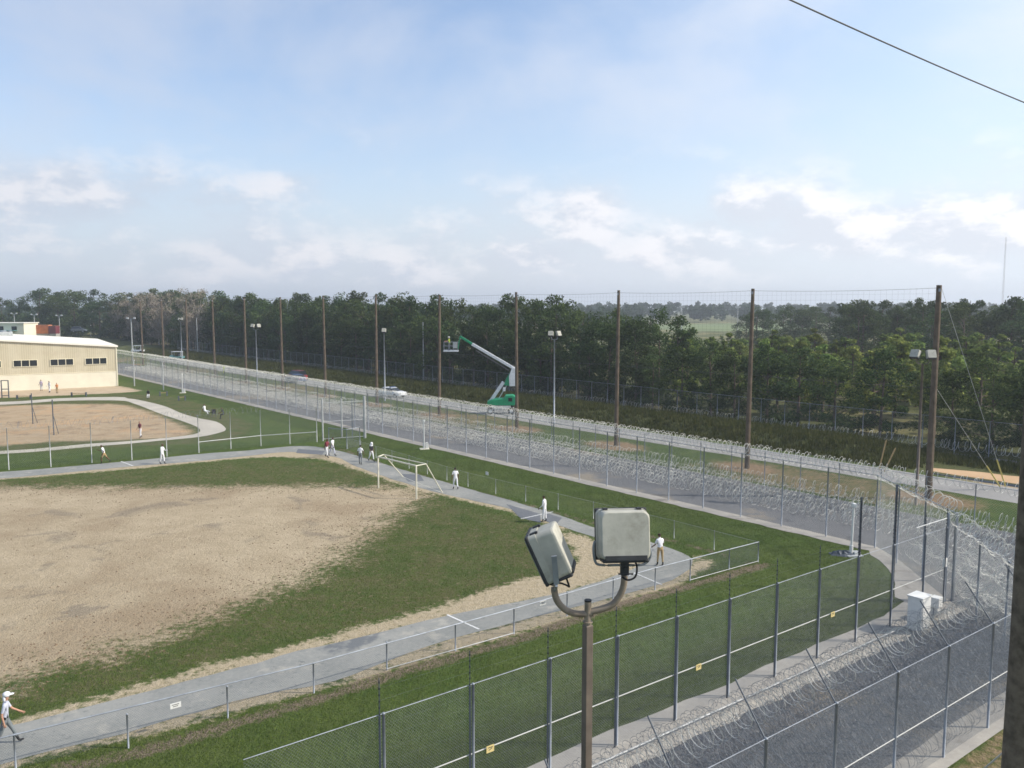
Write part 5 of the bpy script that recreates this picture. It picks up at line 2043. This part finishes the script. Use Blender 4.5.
c = [LP(511, 367.5), LP(515.8, 368.5), LP(515.8, 386), LP(508.5, 386), LP(508, 376)]
m.prism([(q_.x, q_.z) for q_ in c], -0.35, 0.35)
m.build('riser', 'lift_white', BL, bevel=0.03)
m = MB()
m.bar(LP(514, 369), LP(471, 344), 0.36, 0.42, up=(0, 1, 0))
m.build('main_boom', 'lift_white', BL, bevel=0.03)
m = MB()
m.bar(LP(508, 370.5, -.2), LP(475, 350.5, -.2), 0.10, 0.2, up=(0, 1, 0))
m.build('cable_tray', 'steelcable', BL)
m = MB()
m.bar(LP(472, 344.5), LP(459, 336.5), 0.28, 0.32, up=(0, 1, 0))
m.build('boom_tip', 'green_lift', BL, bevel=0.03)
m = MB()
m.bar(LP(459, 336.5), LP(457, 349), 0.14, 0.2, up=(0, 1, 0))
m.build('jib', 'green_lift', BL)
b0, b1 = LP(443, 351), LP(457, 351)
bk = MB()
wz = b0.z
for dy in (-.55, .55):
    for z in (0.15, 0.65, 1.15):
        bk.tube([(b0.x, dy, wz + z), (b1.x, dy, wz + z)], 0.02, 5)
    for x in np.linspace(b0.x, b1.x, 4):
        bk.tube([(x, dy, wz), (x, dy, wz + 1.15)], 0.02, 5)
for x in (b0.x, b1.x):
    for z in (0.15, 0.65, 1.15):
        bk.tube([(x, -.55, wz + z), (x, .55, wz + z)], 0.02, 5)
bkt = bk.build('basket', 'galv', BL)
m = MB()
m.box(((b0.x + b1.x) / 2, 0, wz), (b1.x - b0.x + 0.1, 1.2, 0.12))
m.build('floor_plate', 'lift_white', bkt)
m = MB()
m.box((b1.x - 0.35, -0.45, wz + 0.75), (0.5, 0.3, 0.75))
m.build('control_box', 'ac', bkt)
wp = LP(448.5, 351)
person((BX + wp.x, BY, wp.z + 0.06), face_to((0, 0), (-1, -0.2)), 'worker in yellow hi-vis shirt standing in the raised lift basket', 'hivis', 'pants_grey', 'skin_light', 1.78, (0.05, -0.05), (0, 0), (0.9, 0.6), (0.6, 0.8), hat='cap')

# ------------------------------------------------------------------ vehicles
def car(label, loc, rz, paint, suv=False, cat='car', bar=False):
    t = thing('parked_car', label, cat, (loc[0], loc[1], 0.02), rz)
    L, Wd = 4.7, 1.85
    hb = 0.95 if not suv else 1.1
    ht = 1.45 if not suv else 1.85
    m = MB()
    prof = [(-L / 2, 0.35), (L / 2, 0.35), (L / 2, 0.72), (L / 2 - 0.25, 0.85), (L / 2 - 1.15, hb), (-L / 2 + 0.45, hb + .02), (-L / 2 + 0.02, hb - .08)]
    # profile in (y,z): extrude across x
    n = len(prof)
    V = [(-Wd / 2, y, z) for y, z in prof] + [(Wd / 2, y, z) for y, z in prof]
    m.add(V, [])
    b = m.n - 2 * n
    m.f.append([[b + i for i in range(n)]])
    m.f.append([[b + n + i for i in range(n)][::-1]])
    m.f.append(np.array([[b + i, b + n + i, b + n + (i + 1) % n, b + (i + 1) % n] for i in range(n)]))
    m.build('body', paint, t, bevel=0.07)
    m = MB()
    y0, y1 = -L / 2 + (0.2 if suv else 0.55), L / 2 - 1.25
    V = [(-Wd / 2 + .06, y0, hb), (Wd / 2 - .06, y0, hb), (Wd / 2 - .06, y1, hb), (-Wd / 2 + .06, y1, hb),
         (-Wd / 2 + .25, y0 + (.15 if suv else .5), ht - .05), (Wd / 2 - .25, y0 + (.15 if suv else .5), ht - .05), (Wd / 2 - .25, y1 - .7, ht - .05), (-Wd / 2 + .25, y1 - .7, ht - .05)]
    F = [[0, 3, 2, 1], [4, 5, 6, 7], [0, 1, 5, 4], [1, 2, 6, 5], [2, 3, 7, 6], [3, 0, 4, 7]]
    m.add(V, F)
    m.build('window', 'glass', t)
    m = MB()
    m.box((0, (y0 + y1) / 2 - .1, ht - 0.02), (Wd - 0.5, (y1 - y0) - 1.1, 0.07))
    m.build('roof', paint, t, bevel=0.03)
    for dx in (-1, 1):
        for yy in (-1.4, 1.45):
            m = MB()
            m.tube([(dx * (Wd / 2 - .2), yy, .33), (dx * (Wd / 2 + .01), yy, .33)], 0.33, 14)
            wh = m.build('wheel', 'tyre', t)
            m = MB()
            m.tube([(dx * (Wd / 2 - .1), yy, .33), (dx * (Wd / 2 + .025), yy, .33)], 0.19, 10)
            m.build('rim', 'galv', wh)
        m = MB()
        m.box((dx * 0.68, L / 2 - 0.02, 0.68), (0.34, 0.08, 0.14))
        m.build('headlight', 'lens', t)
        m = MB()
        m.box((dx * 0.72, -L / 2 + 0.01, 0.78), (0.28, 0.06, 0.16))
        m.build('taillight', 'lampred', t)
    if bar:
        m = MB()
        m.box((0, 0.1, ht + 0.09), (1.1, 0.3, 0.12))
        m.build('light_bar', 'car_blue', t, bevel=0.03)
    return t


rd = math.atan2(-D1.x, D1.y)
c_ = gp(392, 397)
car('white car with blue roof bar parked on the pale road behind the fences', c_, rd + math.pi + 0.25, 'car_white', bar=True)
c_ = per(122, 21.4)
car('dark red car parked on the road, seen through the coils left of the white car', c_, rd + 0.2, 'car_red', suv=True)
c_ = per(118, 19.6)
car('dark blue car parked on the road just right of the dark red car', c_, rd + 0.1, 'car_blue')
for (s_, o_, lab, mt_) in ((177, 360, 'teal and white utility cart parked on the far end of the pale road', 'teal'), (138, 353, 'small pale utility cart at the far end of the road near the building corner', 'car_white')):
    q_ = gp(s_, o_)
    t = thing('utility_cart', lab, 'cart', (q_[0], q_[1], 0.05), rd + 0.9)
    m = MB()
    m.box((0, 0, 0.65), (1.7, 3.4, 0.45))
    m.box((0, 1.2, 1.0), (1.6, 0.7, 0.4))
    m.build('body', mt_, t, bevel=0.05)
    m = MB()
    m.box((0, -0.1, 2.1), (1.7, 2.5, 0.10))
    m.build('roof', 'car_white', t)
    for dx in (-.75, .75):
        for dy in (-1.2, .95):
            m = MB()
            m.tube([(dx, dy, .8), (dx, dy, 2.1)], 0.05, 5)
            m.build('roof_post', 'car_white', t)
        for dy in (-1.1, 1.15):
            m = MB()
            m.tube([(dx - .12, dy, .34), (dx + .12, dy, .34)], 0.34, 12)
            m.build('wheel', 'tyre', t)
    m = MB()
    m.box((0, -.2, 1.1), (1.3, .5, .3))
    m.box((0, -.5, 1.4), (1.3, .12, .6))
    m.build('seat', 'darkcloth', t)
# dark truck beyond the cream roof
p = at(79, 331.5, 275)
t = car('small dark pickup with pale front on the grass beyond the orange container', (p.x, 275), R(-80), 'sensor', suv=True, cat='truck')
t.location.z = p.z - 0.2

# ------------------------------------------------------------------ trees
def leaf_cloud(rng, C, n_per, rad, size, flat=0.0, mb=None):
    """leaf quads on and in lobes. C (k,3) centres, rad (k,)"""
    k = len(C)
    idx = np.repeat(np.arange(k), n_per)
    n = len(idx)
    u = rng.normal(size=(n, 3))
    u /= np.linalg.norm(u, axis=1, keepdims=True)
    rr = rad[idx] * rng.uniform(0.35, 1.08, n) ** 0.6
    u[:, 2] *= 0.8
    P = C[idx] + u * rr[:, None]
    a = rng.normal(size=(n, 3))
    a /= np.linalg.norm(a, axis=1, keepdims=True)
    b = np.cross(a, u + rng.normal(size=(n, 3)) * 0.5)
    b /= np.linalg.norm(b, axis=1, keepdims=True) + 1e-9
    s = size * rng.uniform(0.55, 1.35, n)[:, None]
    V = np.stack([P - a * s, P + b * s * 0.55, P + a * s, P - b * s * 0.55], 1)
    F = (np.arange(n) * 4)[:, None] + np.array([[0, 1, 2, 3]])
    mb.add(V.reshape(-1, 3), F)


def make_tree(seed, h, r, kind):
    rng = np.random.default_rng(seed)
    crown = MB()
    tr = MB()
    lean = rng.normal(size=2) * 0.02 * h
    topx = lambda z: lean * (z / h) ** 1.5
    if kind == 'oak':
        nl = 32
        z = h * (0.04 + 0.91 * rng.uniform(0, 1, nl) ** 1.0)
        env = r * np.sqrt(np.clip(1 - ((z / h - 0.36) / 0.68) ** 2, 0.05, 1))
        a = rng.uniform(0, 2 * math.pi, nl)
        d = env * rng.uniform(0.25, 0.95, nl)
        C = np.column_stack([np.cos(a) * d, np.sin(a) * d, z])
        C[:, :2] += np.array([topx(v_) for v_ in z])
        rad = np.minimum(h - z + 0.4, r * rng.uniform(0.18, 0.44, nl))
        leaf_cloud(rng, C, 135, rad, 0.21, mb=crown)
        tr.tube([(0, 0, -0.2), (*topx(h * .35), h * .35), (*topx(h * .7), h * .7), (*topx(h * .92), h * .92)], [0.03 * h * .55, 0.021 * h * .55, 0.012 * h * .5, 0.02], 7)
        for c_ in C[::3]:
            z0 = max(h * 0.15, c_[2] - 1.8)
            tr.tube([(*topx(z0), z0), tuple(c_)], [0.07, 0.02], 4)
    elif kind == 'pine':
        nl = 34
        z = h * (0.22 + 0.76 * rng.uniform(0, 1, nl))
        env = r * np.clip(1.12 - z / h, 0.06, 0.85) * 1.25
        a = rng.uniform(0, 2 * math.pi, nl)
        d = env * rng.uniform(0.4, 1.0, nl)
        C = np.column_stack([np.cos(a) * d, np.sin(a) * d, z])
        rad = rng.uniform(0.40, 0.80, nl) * (0.55 + 0.6 * (1 - z / h)) * r * 0.42
        leaf_cloud(rng, C, 75, rad, 0.20, mb=crown)
        tr.tube([(0, 0, -0.2), (0, 0, h * .5), (0, 0, h * .99)], [0.016 * h, 0.011 * h, 0.02], 7)
        for c_ in C:
            z0 = max(0.5, c_[2] - 0.5)
            tr.tube([(0, 0, z0), tuple(c_)], [0.05, 0.015], 4)
    elif kind == 'tallpine':
        nl = 22
        z = h * (0.50 + 0.48 * rng.uniform(0, 1, nl))
        env = r * np.sqrt(np.clip(1 - ((z / h - 0.72) / 0.32) ** 2, 0.05, 1)) * 0.8
        a = rng.uniform(0, 2 * math.pi, nl)
        d = env * rng.uniform(0.2, 1.0, nl)
        C = np.column_stack([np.cos(a) * d, np.sin(a) * d, z])
        rad = rng.uniform(0.7, 1.25, nl) * r * 0.30
        leaf_cloud(rng, C, 100, rad, 0.22, mb=crown)
        tr.tube([(0, 0, -0.2), (0, 0, h * .5), (0, 0, h * .97)], [0.016 * h, 0.012 * h, 0.03], 7)
        for c_ in C[::2]:
            z0 = c_[2] - 0.7
            tr.tube([(0, 0, z0), tuple(c_)], [0.06, 0.02], 4)
    else:  # pale half bare tree
        nl = 26
        z = h * (0.25 + 0.72 * rng.uniform(0, 1, nl))
        env = r * np.sqrt(np.clip(1 - ((z / h - 0.55) / 0.55) ** 2, 0.05, 1))
        a = rng.uniform(0, 2 * math.pi, nl)
        d = env * rng.uniform(0.3, 1.0, nl)
        C = np.column_stack([np.cos(a) * d, np.sin(a) * d, z])
        rad = r * rng.uniform(0.22, 0.4, nl)
        leaf_cloud(rng, C, 60, rad, 0.16, mb=crown)
        tr.tube([(0, 0, -0.2), (0, 0, h * .5), (0, 0, h * .95)], [0.02 * h * .6, 0.008 * h, 0.02], 6)
        for c_ in C:
            z0 = max(h * 0.1, c_[2] * 0.6)
            tr.tube([(0, 0, z0), tuple(c_)], [0.09, 0.025], 4)
            for _ in range(5):
                e = c_ + rng.normal(size=3) * np.array([.8, .8, .7]) + np.array([0, 0, .5])
                tr.tube([tuple(c_), tuple(e)], [0.04, 0.01], 3)
    return crown, tr


PROTO = {}
KN = {'oak': ('broadleaf_tree', 'leaf_dark', 'bark'), 'pine': ('young_pine', 'leaf_pine', 'bark'), 'tallpine': ('tall_pine', 'leaf_dark', 'bark'), 'bare': ('bare_tree', 'leaf_pale', 'bark_pale')}
SZ = {'oak': (14.0, 4.2, 6), 'pine': (9.0, 2.6, 5), 'tallpine': (17.0, 3.4, 3), 'bare': (14.0, 3.4, 3)}
for kd, (h, r, nv) in SZ.items():
    PROTO[kd] = []
    for j in range(nv):
        cr, tr = make_tree(1000 + j * 7 + len(kd), h, r, kd)
        cm = cr.mesh('crown')
        cm.materials.append(M[KN[kd][1]])
        tm = tr.mesh('trunk')
        tm.materials.append(M[KN[kd][2]])
        PROTO[kd].append((cm, tm))
trnd = random.Random(77)


def plant_tree(kd, x, y, h, label, group, wide=1.0, z=0.0):
    cm, tm = trnd.choice(PROTO[kd])
    h0 = SZ[kd][0]
    t = thing(KN[kd][0], label, 'tree', (x, y, z), trnd.uniform(0, 6.28), group)
    s = h / h0
    sx = s * wide * trnd.uniform(0.9, 1.15)
    t.scale = (sx, sx, s)
    for nm, me in (('crown', cm), ('trunk', tm)):
        o = bpy.data.objects.new(nm, me)
        COL.objects.link(o)
        o.parent = t
    return t


G1 = 'trees of the dense forest wall'
L1 = 'dark leafy tree in the dense forest wall behind the outer fence'
G2 = 'tall pines in the forest wall'
L2 = 'tall dark pine rising out of the dense forest wall'
G3 = 'pale half bare trees in the forest wall'
L3 = 'pale half bare tree in the far left part of the forest wall'
G4 = 'young pines beyond the outer fence'
L4 = 'young bright green pine beyond the outer fence at right'
G5 = 'dark low trees behind the outer fence'
L5 = 'low dark broadleaf tree just behind the outer fence at right'
G6 = 'tall trees at the back right'
L6 = 'tall dark tree in the rear woods at right'
# forest wall on the left and centre
for row_, (off, step) in enumerate(((39.8, 4.6), (43.5, 5.6), (48.5, 6.5))):
    s = 50 + row_ * 2
    while s < 318:
        x, y = per(s + trnd.uniform(-1.2, 1.2), off + trnd.uniform(-1.0, 1.0))
        px_ = 512 + 828 * x / (y + 1)
        f = min(1, max(0, (s - 48) / 34))
        h = (9.5 + 4.0 * f + (1.0 * row_)) * trnd.uniform(0.90, 1.10) + max(0, (s - 100)) * 0.012
        if row_ == 0:
            h *= 0.82
        if 100 < px_ < 215 and row_ < 2 and trnd.random() < 0.75:
            plant_tree('bare', x, y, h * 1.08, L3, G3)
        elif trnd.random() < 0.16 and row_ > 0:
            plant_tree('tallpine', x, y, h * 1.03, L2, G2)
        else:
            plant_tree('oak', x, y, h, L1, G1)
        s += step * 0.92 * trnd.uniform(0.85, 1.15)
# beyond the building, far left
for k in range(46):
    x = -345 + (k % 23) * 10.5 + trnd.uniform(-4, 4)
    y = 345 - (k % 23) * 1.6 + trnd.uniform(-6, 6) + (18 if k > 22 else 0)
    plant_tree('oak', x, y, trnd.uniform(16, 20), 'dark tree standing beyond the warehouse at far left', 'trees beyond the warehouse', 1.3, 1.0)
# right: low dark trees directly behind the fence, bright pines behind them
s = -36
while s < 50:
    if not (15 < s < 18.5):
        x, y = per(s, 40.0 + trnd.uniform(-.8, 1.0))
        plant_tree('oak', x, y, trnd.uniform(7.2, 9.8) + max(0, (s - 25) * 0.06), L5, G5, 1.15)
    s += trnd.uniform(3.4, 5.0)
s = -40
while s < 50:
    x, y = per(s, 45 + trnd.uniform(-1.2, 1.2))
    plant_tree('oak' if trnd.random() < 0.4 else 'pine', x, y, trnd.uniform(7.5, 9.6), L4 if False else ('leafy tree of the second row behind the outer fence at right'), 'second row trees at right', 1.15)
    s += trnd.uniform(5, 8)
for row_ in range(8):
    off = 51 + row_ * 6.5
    s = -62 - row_ * 6
    while s < 62 - row_ * 1.0:
        x, y = per(s + trnd.uniform(-2, 2), off + trnd.uniform(-2, 2))
        u_ = x / (y + 1)
        if u_ < 0.70 and trnd.random() < 0.9:
            plant_tree('pine', x, y, trnd.uniform(8.0, 10.6), L4, G4, 1.3)
        s += trnd.uniform(6.0, 9.5)
for k in range(26):
    u_ = 0.40 + 0.26 * (k / 25) + trnd.uniform(-.008, .008)
    y = 178 + trnd.uniform(-10, 22) - (k / 25) * 25
    plant_tree('oak' if k % 3 else 'tallpine', u_ * y, y, trnd.uniform(13.2, 15.6), L6, G6, 1.1)
for k in range(14):
    u_ = 0.29 + 0.13 * (k / 13) + trnd.uniform(-.008, .008)
    y = 262 + trnd.uniform(-14, 30)
    plant_tree('oak', u_ * y, y, trnd.uniform(11.5, 14.5), 'dark tree of the rear woods left of the tall right hand group', 'rear woods trees', 1.2)

for k in range(62):
    y = trnd.uniform(125, 400)
    u_ = trnd.uniform(0.135, 0.36)
    h = 14 - 28 * y / 828 - 0.4 + trnd.uniform(-0.9, 0.1)
    if h < 2.2 or u_ * y < 75.4 - .83 * (y - 47) + 6:
        continue
    plant_tree('pine', u_ * y, y, h, 'young pine in the low plantation before the pale far field', 'young pines of the plantation', 1.5)

# far woods as one mass
rng = np.random.default_rng(9)
fw = MB()
lobe = []
for k in range(1500):
    y = rng.uniform(250, 1250) if k % 3 else rng.uniform(600, 900)
    u_ = rng.uniform(-0.72, 0.72)
    x = u_ * y
    u0 = u_ * 828 + 512
    if 630 < u0 < 850 and y < 640:
        continue
    if x < 67 - .83 * (y - 47) + 60 and y < 420 and x < 30:
        if y < 330:
            continue
    h = rng.uniform(10, 14.5) + (y > 800) * 3 + (1.5 if (u_ > .1 and y > 500) else 0)
    if u0 > 600 and y < 420:
        h = rng.uniform(8, 11.5)
    lobe.append((x, y, h))
for (x, y, h) in lobe:
    nl = 5
    z = h * rng.uniform(0.25, 0.86, nl)
    a = rng.uniform(0, 6.28, nl)
    d = rng.uniform(0, 3.6, nl)
    C = np.column_stack([x + np.cos(a) * d, y + np.sin(a) * d, z])
    leaf_cloud(rng, C, 42, rng.uniform(1.6, 3.0, nl), 0.62 + y * 0.0006, mb=fw)
o = fw.build('far_woods', 'leaf_far')
tag(o, 'distant dark green woods along the horizon', kind='stuff')

# weeds on the bank, brown grass by the right pole
wd = MB()


def tufts(mb, P, size, n, seed):
    rg = np.random.default_rng(seed)
    idx = np.repeat(np.arange(len(P)), n)
    B = P[idx] + np.column_stack([rg.normal(size=(len(idx), 2)) * size * 0.5, np.zeros(len(idx))])
    a = rg.uniform(0, 6.28, len(idx))
    w = size * 0.10 * rg.uniform(0.5, 1.5, len(idx))
    hh = size * rg.uniform(0.4, 1.2, len(idx))
    tip = np.column_stack([rg.normal(size=(len(idx), 2)) * size * 0.3, hh])
    D = np.column_stack([np.cos(a) * w, np.sin(a) * w, 0 * w])
    V = np.stack([B - D, B + D, B + tip], 1)
    F = (np.arange(len(idx)) * 3)[:, None] + np.array([[0, 1, 2]])
    mb.add(V.reshape(-1, 3), F)


rg = np.random.default_rng(4)
n = 16000
ss = -34 + 270 * rg.uniform(0, 1, n) ** 1.3
oo = rg.uniform(24.2, 34.2, n)
bk_ = np.clip((oo - 25) / 3, 0, 1) * np.clip((35 - oo) / 3, 0, 1)
keep = ~((oo < 29.5) & (ss < 9.5) & (ss > -12)) & ~((oo < 25.6) & (ss < 9.5))
bk_ = 0.9 * bk_ * bk_ * (3 - 2 * bk_) * np.clip((ss - 9) / 8, 0, 1)
XY = np.array([CORNER_A.x, CORNER_A.y]) + np.outer(ss, np.array(D1)) + np.outer(oo, np.array(N1))
P = np.column_stack([XY, bk_ - 0.03])[keep]
tufts(wd, P, 0.55, 9, 6)
tag(wd.build('bank_weeds', 'weed'), 'dark weeds and grass covering the bank before the forest', kind='stuff')
bg_ = MB()
n = 5000
XY = np.column_stack([rg.uniform(0, 30, n), np.zeros(n)])
s_, o_ = rg.uniform(-14, 30, n), 1.75 + rg.uniform(0, 1, n) ** 0.7 * 5.5
XY = np.array([F5p.x, F5p.y]) - np.outer(s_, np.array(D2)) + np.outer(o_, np.array(N2))
tufts(bg_, np.column_stack([XY, np.zeros(n)]), 0.17, 8, 8)
tag(bg_.build('dry_grass', 'weed'), 'dry mixed grass outside the nearest fence in the lower right', kind='stuff')

# ------------------------------------------------------------------ morning haze
m = MB()
m.box((0, 1350, 25.5), (6300, 3700, 55))
hz_ = m.build('haze', 'white')
hz_.data.materials.clear()
hm = bpy.data.materials.new('haze')
hm.use_nodes = True
hm.node_tree.nodes.clear()
hq = G(hm.node_tree)
pv = hq.n('ShaderNodeVolumePrincipled', {'Color': (0.86, 0.92, 1.0, 1), 'Density': 0.0004, 'Anisotropy': 0.3})
hq.link(pv.outputs[0], hq.n('ShaderNodeOutputMaterial').inputs['Volume'])
hz_.data.materials.append(hm)
tag(hz_, 'thin pale morning haze over the whole place', kind='stuff')

# ------------------------------------------------------------------ short turf and crumbs near the camera
M['turf'] = leaf_mat('lawn_blades', (0.066, 0.118, 0.024), (0.165, 0.230, 0.055), 0.15)
M['crumb'] = pmat('dark_soil_crumbs', (0.15, 0.105, 0.065), 0.95, 0, 0.4, 1.5)
rg = np.random.default_rng(21)
n = 330000
yy = 20 + 62 * rg.uniform(0, 1, n) ** 1.25
xx = rg.uniform(-0.66, 0.5, n) * yy
ok = (xx > -50) & (xx < 21)
xx, yy = xx[ok], yy[ok]
sd_s = sdf(xx, yy, SAND)
bad = (sd_s > -0.6 + rg.normal(size=len(xx)) * 0.5)
bad |= sdf(xx, yy, TRACK[::3]) > -0.05
bad |= np.maximum(sdf(xx, yy, VERGE), sdf(xx, yy, VERGE_NEAR)) > -0.15
lawn = [per(45, -0.95), per(0, -0.95), (20.0, 45.2), (19.2, 40.6), (18.2, 38.4), f4(3.4, -0.9), f4(45, -0.9), (-50, 10), (-60, 70), (-40, 90)]
bad |= sdf(xx, yy, lawn) < 0.05
Pt = np.column_stack([xx, yy, np.zeros(len(xx))])[~bad]
tb = MB()
tufts(tb, Pt, 0.075, 2, 22)
tag(tb.build('lawn_turf', 'turf'), 'short mown green turf around the track and along the near fence', kind='stuff')
n = 60000
yy = 20 + 50 * rg.uniform(0, 1, n)
xx = rg.uniform(-0.66, 0.2, n) * yy
sd_s = sdf(xx, yy, SAND)
keep = (sd_s > -1.5) & (rg.uniform(0, 1, n) < np.clip(0.40 * np.exp(-np.abs(sd_s - 0.6) / 2.0) + 0.015, 0, 1)) & (sdf(xx, yy, TRACK[::3]) < -0.3)
xx, yy = xx[keep], yy[keep]
cb_ = MB()
k = len(xx)
sz = rg.uniform(0.02, 0.065, k)
B = np.column_stack([xx, yy, np.zeros(k)])
T_ = B + np.column_stack([rg.normal(size=(k, 2)) * 0.01, sz * 0.7])
a = rg.uniform(0, 6.28, k)
c3 = [B + np.column_stack([np.cos(a + t) * sz, np.sin(a + t) * sz, np.full(k, 0.002)]) for t in (0, 2.1, 4.2)]
V = np.stack([*c3, T_], 1).reshape(-1, 3)
b4 = (np.arange(k) * 4)[:, None]
cb_.add(V, np.concatenate([b4 + np.array([[0, 1, 3]]), b4 + np.array([[1, 2, 3]]), b4 + np.array([[2, 0, 3]])], 0))
tag(cb_.build('soil_crumbs', 'crumb'), 'dark crumbs of soil and dead grass strewn over the sandy field', kind='stuff')
